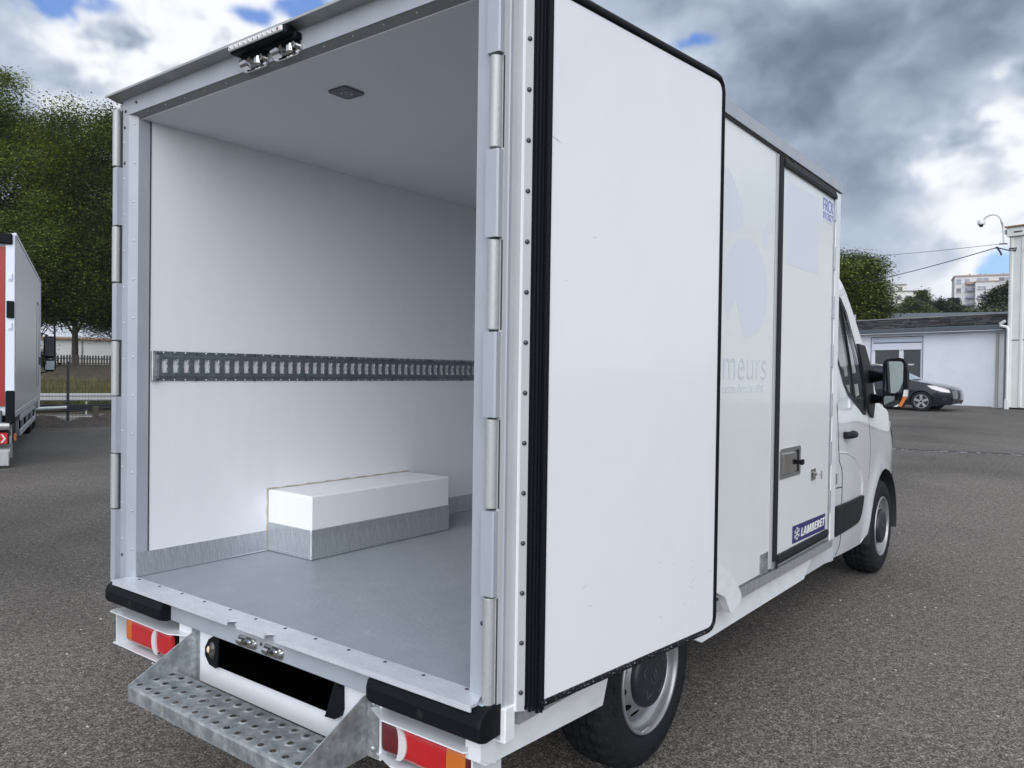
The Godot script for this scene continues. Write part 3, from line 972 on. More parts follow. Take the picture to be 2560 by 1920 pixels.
func build_inside():
	# wheel-arch casing: white top, aluminium lower part
	var w := Node3D.new()
	hang(w, "wheel_arch_casing", van)
	for s in [-1.0, 1.0]:
		var b := Mb.new()
		b.box(Vector3(-.89 if s < 0 else .568, .60, -1.580), Vector3(-.568 if s < 0 else .925, .869, -.655), .006)
		part("casing", b, M.liner, w)
		b = Mb.new()
		b.box(Vector3(-.889 if s < 0 else .5645, .5785, -1.5835), Vector3(-.5645 if s < 0 else .889, .719, -.6515), .006)
		part("kick_plate", b, M.kick, w)
		b = Mb.new()
		b.box(Vector3(-.889 if s < 0 else .5630, .694, -1.585), Vector3(-.5630 if s < 0 else .889, .6965, -.650), .001)
		b.box(Vector3(-.889 if s < 0 else .5630, .594, -1.585), Vector3(-.5630 if s < 0 else .889, .598, -.650), .001)
		part("bead", b, M.anod, w)
	var b := Mb.new()
	var wob := []
	for k in 24:
		wob.append(Vector3(-.8875, .8715 + .0025 * sin(k * 2.3), -.645 - .945 * k / 23.0))
	b.tube(wob, .0035, 5)
	wob = []
	for k in 14:
		wob.append(Vector3(-.8875, .575 + .30 * k / 13.0, -.6515 + .0025 * sin(k * 1.7)))
	b.tube(wob, .0045, 5)
	part("sealant", b, M.glue, w)
	# kick plates along the walls
	for s in [-1.0, 1.0]:
		for z in [[-.024, -.648], [-1.586, -2.978]]:
			b = Mb.new()
			var x0: float = -.8875 if s < 0 else .9255
			b.prism(poly([z[0], .5785, z[0], .678, z[1], .676, z[1], .5785]), "x", x0, x0 - s * .004)
			part("kick_plate", b, M.kick, van)
			b = Mb.new()
			b.tube([Vector3(x0 - s * .003, .5825, z[0]), Vector3(x0 - s * .003, .5825, z[1])], .0042, 6)
			part("floor_bead", b, M.anod, van)
	# lashing rail on the left wall
	var r := Node3D.new()
	hang(r, "lashing_rail", van)
	var x := -.8875
	var zs := []
	var holes := []
	var n := 55
	for k in n:
		var z := -.1325 - k * .0488
		# slot with a waist: two notches bite in from the front end
		holes.append(PackedVector2Array([Vector2(z + .0125, 1.418), Vector2(z + .0125, 1.434), Vector2(z + .0145, 1.446), Vector2(z + .0125, 1.458), Vector2(z + .0125, 1.475), Vector2(z - .0005, 1.475), Vector2(z - .003, 1.462), Vector2(z - .0095, 1.455), Vector2(z - .0125, 1.4465), Vector2(z - .0095, 1.438), Vector2(z - .003, 1.431), Vector2(z - .0005, 1.418)]))
	zs.append(-2.94)
	for k in n:
		zs.push_front(0)
	zs = [-.098]
	for k in n:
		zs.append(-.1325 - k * .0488)
		zs.append(-.1325 - (k + .5) * .0488)
	zs.append(-2.94)
	b = Mb.new()
	var lift := func(p: Vector2) -> Vector3:
		var h := lerps([1.384, 1.3935, 1.400, 1.405, 1.486, 1.491, 1.4975, 1.508], [.004, .004, .005, .0125, .0125, .005, .004, .004], p.y)
		return Vector3(x + h, p.y, p.x)
	zs.reverse()
	b.skin(poly([-2.94, 1.384, -.098, 1.384, -.098, 1.508, -2.94, 1.508]), holes, zs, [1.3839, 1.3935, 1.400, 1.405, 1.446, 1.486, 1.491, 1.4975, 1.5081], lift, false)
	for y in [1.384, 1.508]:
		b.quad(Vector3(x, y, -.098), Vector3(x, y, -2.94), Vector3(x + .004, y, -2.94), Vector3(x + .004, y, -.098))
	part("channel", b, M.rail, r)
	one_box("backing", Vector3(x, 1.41, -2.93), Vector3(x + .0012, 1.48, -.11), 0, M.liner, r)
	b = Mb.new()
	for sgn in [1.0, -1.0]:
		var yc: float = 1.4465 + sgn * .0205
		b.box(Vector3(.0035, yc - .0085, -.0125), Vector3(.0122, yc + .0085, -.0105), .0005)
		b.box(Vector3(.0115, yc - .008, -.0125), Vector3(.0135, yc + .008, -.0035), .0006)
	var lip := b.mesh()
	for k in n:
		put_mesh("slot_lip", lip, M.zinc, r, Transform3D(Basis.IDENTITY, Vector3(x, 0, -.1325 - k * .0488)))
		for y in [1.3885, 1.5025]:
			var big: bool = k % 6 == 3
			put_mesh("rail_screw" if big else "rivet", screw_me if big else rivet_me, M.screw if big else M.zinc, r, facing(Vector3(x + .004, y, -.1325 - k * .0488), Vector3.RIGHT))
	b = Mb.new()
	b.box(Vector3(x, 1.383, -.1085), Vector3(x + .0155, 1.509, -.076), .003)
	part("end_cap", b, M.zinc if false else M.galva, r)
	lettering("embossed_lettering", "LAMBERET", .013, .082, Vector3(x + .0160, 1.4465, -.090), Basis(Vector3(0, -1, 0), Vector3(0, 0, -1), Vector3(1, 0, 0)), M.zinc, r)
	for y in [1.391, 1.501]:
		put_mesh("rail_screw", screw_me, M.screw, r, facing(Vector3(x + .0155, y, -.098), Vector3.RIGHT))
	# ceiling lamp
	var l := Node3D.new()
	hang(l, "ceiling_lamp", van)
	b = Mb.new()
	b.prism(rrect(-.001, -.352, .098, -.254, .014), "y", 2.4495, 2.4435)
	part("lamp_plate", b, M.under_grey, l)
	b = Mb.new()
	b.prism(rrect(.030, -.322, .068, -.284, .003, 1), "y", 2.4434, 2.4415)
	part("lens", b, M.gutter, l)
	b = Mb.new()
	b.lathe([Vector2(.0105, 0), Vector2(.0105, .0015), Vector2(.0130, .0015), Vector2(.0130, 0)], 20, facing(Vector3(.049, 2.4414, -.303), Vector3.DOWN))
	part("lamp_ring", b, M.under, l)

func build_tail():
	# sill plate with two notches
	var b := Mb.new()
	var outline := PackedVector2Array([Vector2(-.905, -.021), Vector2(.955, -.021), Vector2(.985, .040), Vector2(.985, .068), Vector2(.158, .068)])
	for cx in [.132, -.078]:
		for k in 7:
			var a := PI * k / 6.0
			outline.append(Vector2(cx + .026 * cos(a), .068 - .026 * sin(a)))
	outline.append(Vector2(-.905, .068))
	b.prism(outline, "y", .5735, .5815)
	var edge := []
	part("door_sill", b, M.sill, van)
	b = Mb.new()
	for seg in [[-.904, -.106], [-.05, .104], [.160, .984]]:
		b.box(Vector3(seg[0], .562, .060), Vector3(seg[1], .5734, .0675), .002)
	part("sill_lip", b, M.sill, van)
	var sm := stud(.006, .0025)
	for k in 12:
		put_mesh("sill_screw", sm, M.screw, van, facing(Vector3(-.83 + k * .158, .5815, -.006 + .002 * sin(k * 9.0)), Vector3.UP))
	one_box("rear_beam", Vector3(-.94, .487, -.06), Vector3(.995, .5734, .031), .003, M.frame, van)
	put_mesh("screw", screw_me, M.screw, van, facing(Vector3(.042, .523, .031), Vector3.BACK))
	# white lower panel behind the step
	b = Mb.new()
	b.box(Vector3(-.52, .285, -.03), Vector3(.585, .4865, .0), .003)
	part("lower_panel", b, M.paint, van)
	# rubber blocks at both ends
	for s in [-1.0, 1.0]:
		b = Mb.new()
		var c := .037
		var rows := []
		for e in [[.345, .0], [.346, .30], [.0, 0]]:
			pass
		# section in (z, y), drawn in from both ends
		for q in [[.560, .84], [.575, 1.0], [.590, 1.0], [.965, 1.0], [.978, .97], [.985, .86]]:
			var k: float = q[1]
			var row := PackedVector3Array()
			for p in [[-.03, .490], [.050, .487], [.068, .492], [.0765, .506], [.0765, .535], [.070, .553], [.045, .570], [-.03, .5725]]:
				var zz: float = p[0] if p[0] < 0 else p[0] * (0.55 + .45 * k if k < .95 else 1.0)
				row.append(Vector3(c + s * q[0] * (1.0 if s > 0 else 1.0), .530 + (p[1] - .530) * (0.9 + 0.1 * k), zz))
			rows.append(row)
		b.loft(rows, true, false)
		for ri in [0, rows.size() - 1]:
			var row: PackedVector3Array = rows[ri]
			for k in range(1, row.size() - 1):
				b.tri(row[0], row[k], row[k + 1])
		part("bumper_block", b, M.black, van)
		# small moulded emblem on the block
		b = Mb.new()
		for k in 4:
			var a := PI * k / 4.0
			b.prism(PackedVector2Array([Vector2(cos(a), sin(a)) * .014 + Vector2(-sin(a), cos(a)) * .002, Vector2(cos(a), sin(a)) * -.014 + Vector2(-sin(a), cos(a)) * .002, Vector2(cos(a), sin(a)) * -.014 - Vector2(-sin(a), cos(a)) * .002, Vector2(cos(a), sin(a)) * .014 - Vector2(-sin(a), cos(a)) * .002]), "z", .076, .0775 + .0003 * k)
		var em := part("emblem", b, M.trim, van)
		em.position = Vector3(c + s * .78, .518, 0)
	# tail lights in white sheet housings
	for s in [-1.0, 1.0]:
		var h := Node3D.new()
		hang(h, "tail_light", van)
		var x_in: float = -.545 if s < 0 else .600
		var x_out: float = -.888 if s < 0 else .944
		b = Mb.new()
		var e0: float = -.962 if s < 0 else .958
		var e1: float = -.435 if s < 0 else .560
		b.prism(PackedVector2Array([Vector2(e0, -.10), Vector2(e0, .040), Vector2(e0 - s * .01, .052), Vector2(e1 + s * .08, .052), Vector2(e1, .015), Vector2(e1, -.10)]), "y", .4405, .4445)
		b.prism(PackedVector2Array([Vector2(e0, -.10), Vector2(e0, .034), Vector2(e1 + s * .10, .034), Vector2(e1, .0), Vector2(e1, -.10)]), "y", .306, .311)
		b.box(Vector3(minf(e0, e0 - s * .006), .3112, -.10), Vector3(maxf(e0, e0 - s * .006), .4403, .022))
		b.box(Vector3(minf(e0, e1), .311, -.10), Vector3(maxf(e0, e1), .4404, -.07))
		part("housing", b, M.paint, h)
		b = Mb.new()
		b.box(Vector3(minf(x_in, x_out), .328, -.06), Vector3(maxf(x_in, x_out), .432, -.004), .006)
		b.box(Vector3(x_in - s * .055 if s < 0 else x_in - .02, .335, -.065), Vector3(x_in + .0 if s > 0 else x_in + .055, .428, -.006), .01)
		part("lamp_body", b, M.black, h)
		var cut := func(u0: float, u1: float) -> Array:
			return [x_in + (x_out - x_in) * u0, x_in + (x_out - x_in) * u1]
		# lens sections from the inner end: dark red, clear crescent, red, amber
		var secs := [["dark_red_lens", .0, .285, M.red_dark, .024], ["red_lens", .287, .775, M.red, .026], ["amber_lens", .778, .965, M.amber, .025], ["end_cap", .966, 1.0, M.red_dark, .024]]
		if s < 0:
			secs = [["red_lens", .0, .285, M.red, .024], ["red_lens", .285, .815, M.red, .026], ["amber_lens", .817, 1.0, M.amber, .025]]
		var lx0 := minf(x_in, x_out)
		var lx1 := maxf(x_in, x_out)
		var lamp_line := rrect(lx0, .3265, lx1, .4335, .024, 6)
		for q in secs:
			var ends: Array = cut.call(q[1], q[2])
			var ea := minf(ends[0], ends[1])
			var eb := maxf(ends[0], ends[1])
			b = Mb.new()
			var pieces := Geometry2D.intersect_polygons(lamp_line, poly([ea, .32, eb, .32, eb, .44, ea, .44]))
			var fluted: bool = q[0] != "dark_red_lens"
			var bulge := func(p: Vector2) -> Vector3:
				var v := clampf(absf(p.y - .38) / .0535, 0, 1)
				var u := clampf(absf(p.x - (lx0 + lx1) * .5) / ((lx1 - lx0) * .5), 0, 1)
				var z: float = .002 + q[4] * pow(maxf(0.0, 1.0 - pow(v, 5.0)), .6) * pow(maxf(0.0, 1.0 - pow(u, 14.0)), .5)
				return Vector3(p.x, p.y, z + (.0007 * sin(p.x * 900.0) if fluted else 0.0))
			for pc in pieces:
				b.skin(pc, [], steps(ea, eb, 26), steps(.326, .434, 12), bulge)
			part(q[0], b, q[3], h)
		var mid: Array = cut.call(.285, .285)
		b = Mb.new()
		var moon := PackedVector2Array()
		for k in 13:
			var a := -PI * .5 + PI * k / 12.0
			moon.append(Vector2(mid[0] + s * (-.012 + .034 * cos(a)), .380 + .0475 * sin(a)))
		for k in 13:
			var a := PI * .5 - PI * k / 12.0
			moon.append(Vector2(mid[0] + s * (-.022 + .014 * cos(a)), .380 + .0475 * sin(a)))
		b.prism(moon, "z", .0, .0315)
		part("reversing_lens", b, M.clear_lens, h)
		b = Mb.new()
		for u in [.235, .62]:
			var fs: Array = cut.call(u, u)
			b.prism(oval(fs[0], .426 if u > .5 else .336, .004, .004, 10), "z", .01, .028)
		part("lens_screw", b, M.screw, h)
	# number plate, blacked out, between its two lamps
	var pl := Node3D.new()
	hang(pl, "number_plate", van)
	b = Mb.new()
	b.prism(PackedVector2Array([Vector2(-.232, .480), Vector2(.398, .480), Vector2(.358, .374), Vector2(-.238, .372)]), "z", .001, .010)
	part("plate", b, M.void, pl)
	b = Mb.new()
	var cap := PackedVector2Array([Vector2(-.232, .4805), Vector2(-.262, .4805), Vector2(-.295, .462), Vector2(-.318, .428), Vector2(-.318, .400), Vector2(-.290, .371), Vector2(-.250, .366), Vector2(-.2385, .372)])
	b.prism(cap, "z", .001, .016)
	part("plate_lamp", b, M.black, pl)
	b = Mb.new()
	b.lathe([Vector2(.0, .012), Vector2(.012, .010), Vector2(.021, .004), Vector2(.024, 0)], 18, Transform3D(Basis(Vector3(0, 0, 1), Vector3(0, 1.35, 0), Vector3(-.75, 0, 0)), Vector3(-.272, .425, .0155)), true)
	part("lamp_lens", b, M.lens_dark, pl)
	b = Mb.new()
	b.lathe([Vector2(.0, .0155), Vector2(.005, .0145), Vector2(.008, .010)], 12, Transform3D(Basis(Vector3(0, 0, 1), Vector3(0, 1.6, 0), Vector3(-1, 0, 0)), Vector3(-.280, .430, .0155)), true)
	part("bulb", b, plain(.75, .55, .34, .15), pl)
	b = Mb.new()
	b.prism(PackedVector2Array([Vector2(.3985, .480), Vector2(.412, .478), Vector2(.424, .468), Vector2(.426, .400), Vector2(.418, .378), Vector2(.40, .366), Vector2(.352, .362), Vector2(.3585, .374)]), "z", .001, .019)
	part("plate_lamp", b, M.black, pl)
	# perforated step on two brackets
	var st := Node3D.new()
	hang(st, "rear_step", van)
	var holes := []
	var us := [-.384]
	var cols := 16
	for k in cols:
		us.append(-.363 + k * .0578 - .0145)
		us.append(-.363 + k * .0578)
		us.append(-.363 + k * .0578 + .0145)
		for z in [.114, .172, .232]:
			holes.append(oval(-.363 + k * .0578, z, .0108, .0105, 12))
	us.append(.528)
	b = Mb.new()
	b.skin(poly([-.384, .088, .528, .088, .528, .256, -.384, .256]), holes, us, [.0879, .1, .114, .128, .158, .172, .186, .218, .232, .246, .2561], func(p: Vector2) -> Vector3: return Vector3(p.x, .345 - lerps([.250, .256], [0, .003], p.y), p.y))
	b.quad(Vector3(-.384, .342, .256), Vector3(.528, .342, .256), Vector3(.528, .336, .2585), Vector3(-.384, .336, .2585))
	b.quad(Vector3(-.384, .336, .2585), Vector3(.528, .336, .2585), Vector3(.528, .293, .2585), Vector3(-.384, .293, .2585))
	b.box(Vector3(-.384, .293, .236), Vector3(.528, .2955, .258))
	b.box(Vector3(-.384, .300, .086), Vector3(.528, .3445, .0879))
	part("tread", b, M.galva, st)
	b = Mb.new()
	b.lathe([Vector2(.0106, .0014), Vector2(.0130, .0020), Vector2(.016, .0010), Vector2(.019, -.0003)], 14, facing(Vector3.ZERO, Vector3.UP), true)
	var dimple := b.mesh()
	for k in cols:
		for z in [.114, .172, .232]:
			put_mesh("dimple", dimple, M.galva, st, Transform3D(Basis.IDENTITY, Vector3(-.363 + k * .0578, .3452, z)))
	for sx in [-.388, .529]:
		b = Mb.new()
		b.prism(poly([.0005, .472, .0005, .290, .090, .285, .2605, .288, .2605, .347, .250, .352, .020, .472]), "x", sx, sx + .004)
		var fx := [sx - .036, sx + .013] if sx < 0 else [sx + .004, sx + .05]
		b.box(Vector3(fx[0], .292, .0005), Vector3(fx[1], .4735, .0042))
		part("bracket", b, M.galva, st)
		for y in [.452, .318]:
			put_mesh("bolt", stud(.010, .007), M.galva, st, facing(Vector3((fx[0] + fx[1]) * .5 + (.006 if sx < 0 else 0.0), y, .0042), Vector3.BACK))

func build_right_side():
	# white skirt below the box, cut round the rear wheel
	var b := Mb.new()
	b.prism(poly([.02, .412, .02, .4995, -.545, .496, -.575, .470, -.605, .452, -.575, .375]), "x", .93, 1.000)
	part("side_skirt", b, M.skirt, van)
	b = Mb.new()
	b.prism(poly([-1.235, .500, -1.262, .408, -1.345, .372, -2.66, .362, -2.83, .478, -2.83, .487]), "x", .93, 1.000)
	part("side_skirt", b, M.skirt, van)
	b = Mb.new()
	b.prism(poly([-.02, .405, .045, .43, .045, .495, -.02, .4995]), "x", .9605, 1.003)
	part("skirt_end", b, M.paint, van)
	b = Mb.new()
	b.box(Vector3(.9995, .466, -.056), Vector3(1.037, .56, -.0125), .003)
	part("corner_foot", b, M.skirt, van)
	# flared wheel-arch lip
	b = Mb.new()
	var arc := [Vector2(-.60, .52), Vector2(-.58, .59), Vector2(-.66, .70), Vector2(-.80, .745), Vector2(-1.20, .745), Vector2(-1.32, .71), Vector2(-1.40, .672), Vector2(-1.46, .636), Vector2(-1.515, .595), Vector2(-1.555, .560), Vector2(-1.580, .533), Vector2(-1.586, .515), Vector2(-1.578, .500), Vector2(-1.545, .487), Vector2(-1.50, .474), Vector2(-1.48, .472), Vector2(-1.465, .478), Vector2(-1.41, .55), Vector2(-1.30, .60), Vector2(-.78, .60), Vector2(-.70, .52)]
	b.prism(PackedVector2Array(arc), "x", 1.0355, 1.068)
	part("arch_lip", b, M.skirt, van)
	one_box("vent_plate", Vector3(1.0355, .540, -1.985), Vector3(1.0395, .632, -1.884), .001, M.galva, van)
	# side door
	var d := Node3D.new()
	hang(d, "side_door", van)
	b = Mb.new()
	b.box(Vector3(1.0352, .590, -2.9150), Vector3(1.0440, 2.455, -2.04), .003)
	part("door_leaf", b, M.side, d)
	one_box("jamb", Vector3(1.0352, .545, -2.030), Vector3(1.042, 2.462, -2.006), .002, M.edge, d)
	one_box("threshold", Vector3(1.0352, .5365, -2.965), Vector3(1.0405, .5745, -2.031), .002, M.kick, d)
	b = Mb.new()
	b.box(Vector3(1.0362, .5755, -2.076), Vector3(1.0515, 2.46, -2.0315), .006)
	part("gasket", b, M.trim, d)
	b = Mb.new()
	b.prism(poly([1.0442, 2.420, 1.058, 2.418, 1.0605, 2.432, 1.052, 2.4605, 1.0442, 2.4605]), "z", -2.934, -2.0765)
	b.box(Vector3(1.0442, 2.4606, -2.20), Vector3(1.056, 2.472, -2.17), .002)
	part("gasket", b, M.trim, d)
	b = Mb.new()
	b.prism(poly([1.0442, .5545, 1.053, .5555, 1.059, .575, 1.056, .598, 1.0442, .599]), "z", -2.892, -2.0765)
	b.box(Vector3(1.0442, .535, -2.09), Vector3(1.05, .5543, -2.07), .001)
	part("gasket", b, M.trim, d)
	one_box("hinge_strip", Vector3(1.0352, .560, -2.964), Vector3(1.0425, 2.458, -2.9165), .002, M.anod, d)
	b = Mb.new()
	for k in 7:
		var y := .68 + k * .27
		b.box(Vector3(1.0426, y, -2.958), Vector3(1.0490, y + .13, -2.930), .003)
	part("hinge", b, M.anod, d)
	one_box("corner_trim", Vector3(1.0352, .520, -3.058), Vector3(1.0450, 2.470, -2.966), .004, M.panel, van)
	# recessed stainless paddle latch
	var h := Node3D.new()
	hang(h, "door_latch", d)
	b = Mb.new()
	var pan := rrect(-2.408, .950, -2.097, 1.095, .014)
	b.skin(pan, [rrect(-2.385, .966, -2.122, 1.078, .008)], steps(-2.41, -2.095, 3), steps(.949, 1.096, 3), func(p: Vector2) -> Vector3: return Vector3(1.048, p.y, p.x), false)
	for k in pan.size():
		var p := pan[k]
		var q := pan[(k + 1) % pan.size()]
		b.quad(Vector3(1.044, p.y, p.x), Vector3(1.044, q.y, q.x), Vector3(1.048, q.y, q.x), Vector3(1.048, p.y, p.x))
	b.box(Vector3(1.0442, .966, -2.386), Vector3(1.0455, 1.079, -2.121))
	part("latch_pan", b, M.steel, h)
	b = Mb.new()
	b.prism(PackedVector2Array([Vector2(1.046, -2.13), Vector2(1.058, -2.14), Vector2(1.062, -2.20), Vector2(1.056, -2.30), Vector2(1.054, -2.325), Vector2(1.046, -2.33)]), "y", .975, 1.068)
	part("paddle", b, M.chrome, h)
	one_box("recess", Vector3(1.0456, .968, -2.384), Vector3(1.0465, 1.076, -2.340), 0, M.trim, h)
	b = Mb.new()
	b.box(Vector3(1.047, 1.006, -2.352), Vector3(1.066, 1.026, -2.338), .003)
	b.box(Vector3(1.064, 1.001, -2.378), Vector3(1.078, 1.030, -2.338), .006)
	part("key_knob", b, M.black, h)
	b = Mb.new()
	b.box(Vector3(1.0442, .896, -2.668), Vector3(1.049, .957, -2.590), .002)
	b.box(Vector3(1.049, .915, -2.65), Vector3(1.060, .940, -2.61), .004)
	b.box(Vector3(1.060, .925, -2.634), Vector3(1.088, .931, -2.626), .001)
	b.box(Vector3(1.085, .905, -2.635), Vector3(1.090, .950, -2.625), .001)
	part("door_stay", b, M.chrome, d)
	# stickers and ghosts of removed lettering
	b = Mb.new()
	b.prism(poly([-2.706, 2.268, -2.706, 2.402, -2.908, 2.410, -2.908, 2.270]), "x", 1.0441, 1.0447)
	part("sticker", b, M.sticker, d)
	lettering("sticker_lettering", "FRCX", .062, .182, Vector3(1.0452, 2.360, -2.808), RIGHT_FACE, M.ink, d, false)
	lettering("sticker_lettering", "01/2027", .036, .182, Vector3(1.0452, 2.302, -2.808), RIGHT_FACE, M.ink, d, false)
	one_box("sticker_line", Vector3(1.0448, 2.2735, -2.903), Vector3(1.0451, 2.2755, -2.712), 0, M.ghost_text, d)
	b = Mb.new()
	b.prism(poly([-2.310, .612, -2.310, .699, -2.868, .690, -2.868, .602]), "x", 1.0441, 1.0447)
	part("sticker", b, M.blue, d)
	lettering("sticker_lettering", "LAMBERET", .043, .405, Vector3(1.0452, .6500, -2.655), RIGHT_FACE, M.paper, d, true, "Droid Sans", .25)
	b = Mb.new(Transform3D(RIGHT_FACE, Vector3(1.0448, .6535, -2.382)))
	for k in 6:
		var a := PI * k / 3.0 + PI / 6.0
		var dir := Vector2(cos(a) * 1.35, sin(a))
		var nr := Vector2(-sin(a), cos(a))
		b.prism(PackedVector2Array([nr * .0022, dir * .033 + nr * .0022, dir * .033 - nr * .0022, nr * -.0022]), "z", 0, .0004 + .00002 * k)
		for e in [1.0, -1.0]:
			var t0: Vector2 = dir * .019
			var t1: Vector2 = dir * .029 + nr * .011 * e
			b.prism(PackedVector2Array([t0 - dir * .002, t0 + dir * .002, t1 + dir * .002, t1 - dir * .002]), "z", 0, .0006 + .00002 * k)
	part("snowflake", b, M.paper, d)
	b = Mb.new()
	b.prism(poly([-2.132, 1.972, -2.132, 2.362, -2.655, 2.373, -2.655, 1.972]), "x", 1.0441, 1.0444)
	part("ghost_patch", b, M.ghost, d)
	b = Mb.new()
	var egg := PackedVector2Array()
	for k in 40:
		var a := TAU * k / 40.0
		var yy := sin(a)
		egg.append(Vector2(-1.665 - cos(a) * .262 * (1.0 - .06 * yy), 1.818 + .213 * yy))
	var bits := Geometry2D.clip_polygons(egg, poly([-1.40, 1.58, -1.545, 1.76, -1.66, 1.58]))
	for p in bits:
		b.prism(p, "x", 1.0351, 1.0354)
	b.prism(poly([-1.905, 2.030, -1.935, 2.112, -1.915, 2.14, -1.86, 2.105, -1.83, 2.06, -1.84, 2.02, -1.87, 2.005]), "x", 1.0351, 1.0354)
	b.prism(poly([-1.20, 2.02, -1.20, 2.22, -1.45, 2.28, -1.60, 2.16, -1.62, 2.07, -1.52, 2.03]), "x", 1.0351, 1.0354)
	part("ghost_patch", b, M.ghost, van)
	lettering("ghost_lettering", "meurs", .088, .500, Vector3(1.0356, 1.467, -1.670), RIGHT_FACE, M.ghost_text, van, false, "Droid Sans")
	lettering("ghost_lettering", "ueurs depuis 1998", .044, .470, Vector3(1.0356, 1.380, -1.650), RIGHT_FACE, M.ghost_text, van, false, "Droid Serif")

func build_cab():
	var c := Node3D.new()
	hang(c, "cab", van)
	# side outline in (z, y): roof, windscreen pillar, bonnet, nose, sill, with the wheel arch cut out
	var top := [Vector2(-3.09, 2.285), Vector2(-3.45, 2.275), Vector2(-3.70, 2.205), Vector2(-3.86, 2.095), Vector2(-3.97, 2.005), Vector2(-4.10, 1.86), Vector2(-4.31, 1.655), Vector2(-4.47, 1.48), Vector2(-4.58, 1.32), Vector2(-4.66, 1.252), Vector2(-4.85, 1.222), Vector2(-5.06, 1.170), Vector2(-5.24, 1.085), Vector2(-5.36, .96), Vector2(-5.42, .80), Vector2(-5.44, .60), Vector2(-5.42, .42), Vector2(-5.38, .30)]
	var outline := PackedVector2Array(top)
	outline.append_array(poly([-5.07, .30]))
	for k in 17:
		var a := lerpf(PI * .03, PI * .985, k / 16.0)
		outline.append(Vector2(-4.64 - .425 * cos(a), .345 + .425 * sin(a)))
	outline.append_array(poly([-4.07, .305, -3.30, .345, -3.09, .36]))
	var win := poly([-3.12, 1.62, -3.40, 1.605, -3.47, 1.52, -3.53, 1.41, -3.60, 1.345, -3.78, 1.288, -4.02, 1.212, -4.075, 1.21, -4.105, 1.25, -4.10, 1.40, -4.06, 1.52, -3.98, 1.64, -3.83, 1.85, -3.74, 1.925, -3.60, 1.955, -3.12, 1.965])
	var us := steps(-5.45, -3.08, 30)
	var vs := steps(.29, 2.30, 26)
	for s in [1.0, -1.0]:
		var b := Mb.new()
		b.skin(outline, [win], us, vs, on_cab(0.0, s))
		# flanges that give the edges of sill and wheel arch depth
		b.flat()
		for k in range(top.size() - 1, outline.size()):
			var p := outline[k]
			var q := outline[(k + 1) % outline.size()]
			if k == outline.size() - 1:
				continue
			var a3 := Vector3(s * cab_half(p.x, p.y), p.y, p.x)
			var b3 := Vector3(s * cab_half(q.x, q.y), q.y, q.x)
			b.quad(a3, b3, b3 - Vector3(s * .05, 0, 0), a3 - Vector3(s * .05, 0, 0))
		part("side_panel", b, M.paint, c)
		b = Mb.new()
		var glass := Geometry2D.offset_polygon(win, .004)[0]
		b.skin(glass, [], steps(-4.12, -3.10, 8), steps(1.19, 1.98, 8), on_cab(-.010, s))
		part("side_window", b, M.glass, c)
	# front, bonnet, windscreen and roof between the two sides
	var strips := {"roof": [0, 4], "bonnet": [9, 13], "grille": [13, 17]}
	for q in strips:
		var b := Mb.new()
		var rings := []
		for k in range(strips[q][0], strips[q][1] + 1):
			var p: Vector2 = top[k]
			var ring := PackedVector3Array()
			var w := cab_half(p.x, p.y)
			for e in 15:
				var u := lerpf(-1, 1, e / 14.0)
				ring.append(Vector3(u * w, p.y + (.02 if q == "roof" else .03) * (1.0 - u * u), p.x - (.20 if q != "roof" else .0) * (1.0 - u * u) * (1.0 if q == "grille" else .8)))
			rings.append(ring)
		b.loft(rings, false, true)
		part(q, b, M.paint if q != "grille" else M.trim, c)
	var b := Mb.new()
	var rings := []
	for k in range(4, 10):
		var p: Vector2 = top[k]
		var ring := PackedVector3Array()
		var w := cab_half(p.x, p.y)
		for e in 13:
			var u := lerpf(-1, 1, e / 12.0)
			ring.append(Vector3(u * w, p.y, p.x - .16 * (1.0 - u * u)))
		rings.append(ring)
	b.loft(rings, false, true)
	part("windscreen", b, M.glass, c)
	# rear wall, seats and dashboard seen through the glass
	one_box("rear_wall", Vector3(-.93, .40, -3.12), Vector3(.93, 1.25, -3.095), 0, M.cloth, c)
	one_box("cab_floor", Vector3(-.93, .40, -5.0), Vector3(.93, .44, -3.12), 0, M.cloth, c)
	for sx in [-.45, .45]:
		b = Mb.new()
		b.box(Vector3(sx - .24, .60, -3.75), Vector3(sx + .24, .86, -3.25), .05)
		b.box(Vector3(sx - .23, .86, -3.40), Vector3(sx + .23, 1.42, -3.25), .05)
		b.box(Vector3(sx - .13, 1.45, -3.37), Vector3(sx + .13, 1.64, -3.28), .04)
		part("seat", b, M.cloth, c)
	b = Mb.new()
	b.prism(poly([-4.0, .75, -4.02, 1.12, -4.2, 1.20, -4.62, 1.16, -4.62, .6]), "x", -.88, .88)
	part("dashboard", b, M.trim, c)
	b = Mb.new()
	b.lathe([Vector2(.19, -.012), Vector2(.205, .0), Vector2(.19, .012), Vector2(.178, .0), Vector2(.19, -.012)], 24, Transform3D(Basis(Vector3.RIGHT, deg_to_rad(-28)) * Basis(Vector3(0, 0, 1), Vector3(0, 1, 0), Vector3(-1, 0, 0)), Vector3(-.45, 1.10, -3.92)), true)
	part("steering_wheel", b, M.trim, c)
	# right door: seals, seams, handle, side moulding, mirror
	var d := Node3D.new()
	hang(d, "cab_door", van)
	b = Mb.new()
	var wide := Geometry2D.offset_polygon(win, .026, Geometry2D.JOIN_ROUND)[0]
	b.skin(wide, [Geometry2D.offset_polygon(win, -.004)[0]], steps(-4.16, -3.10, 16), steps(1.15, 2.02, 14), on_cab(.004))
	part("window_seal", b, M.trim, d)
	b = Mb.new()
	solid_on_cab(b, poly([-3.715, 1.935, -3.735, 1.932, -3.805, 1.278, -3.775, 1.288]), -.008, .003)
	part("window_bar", b, M.trim, d)
	b = Mb.new()
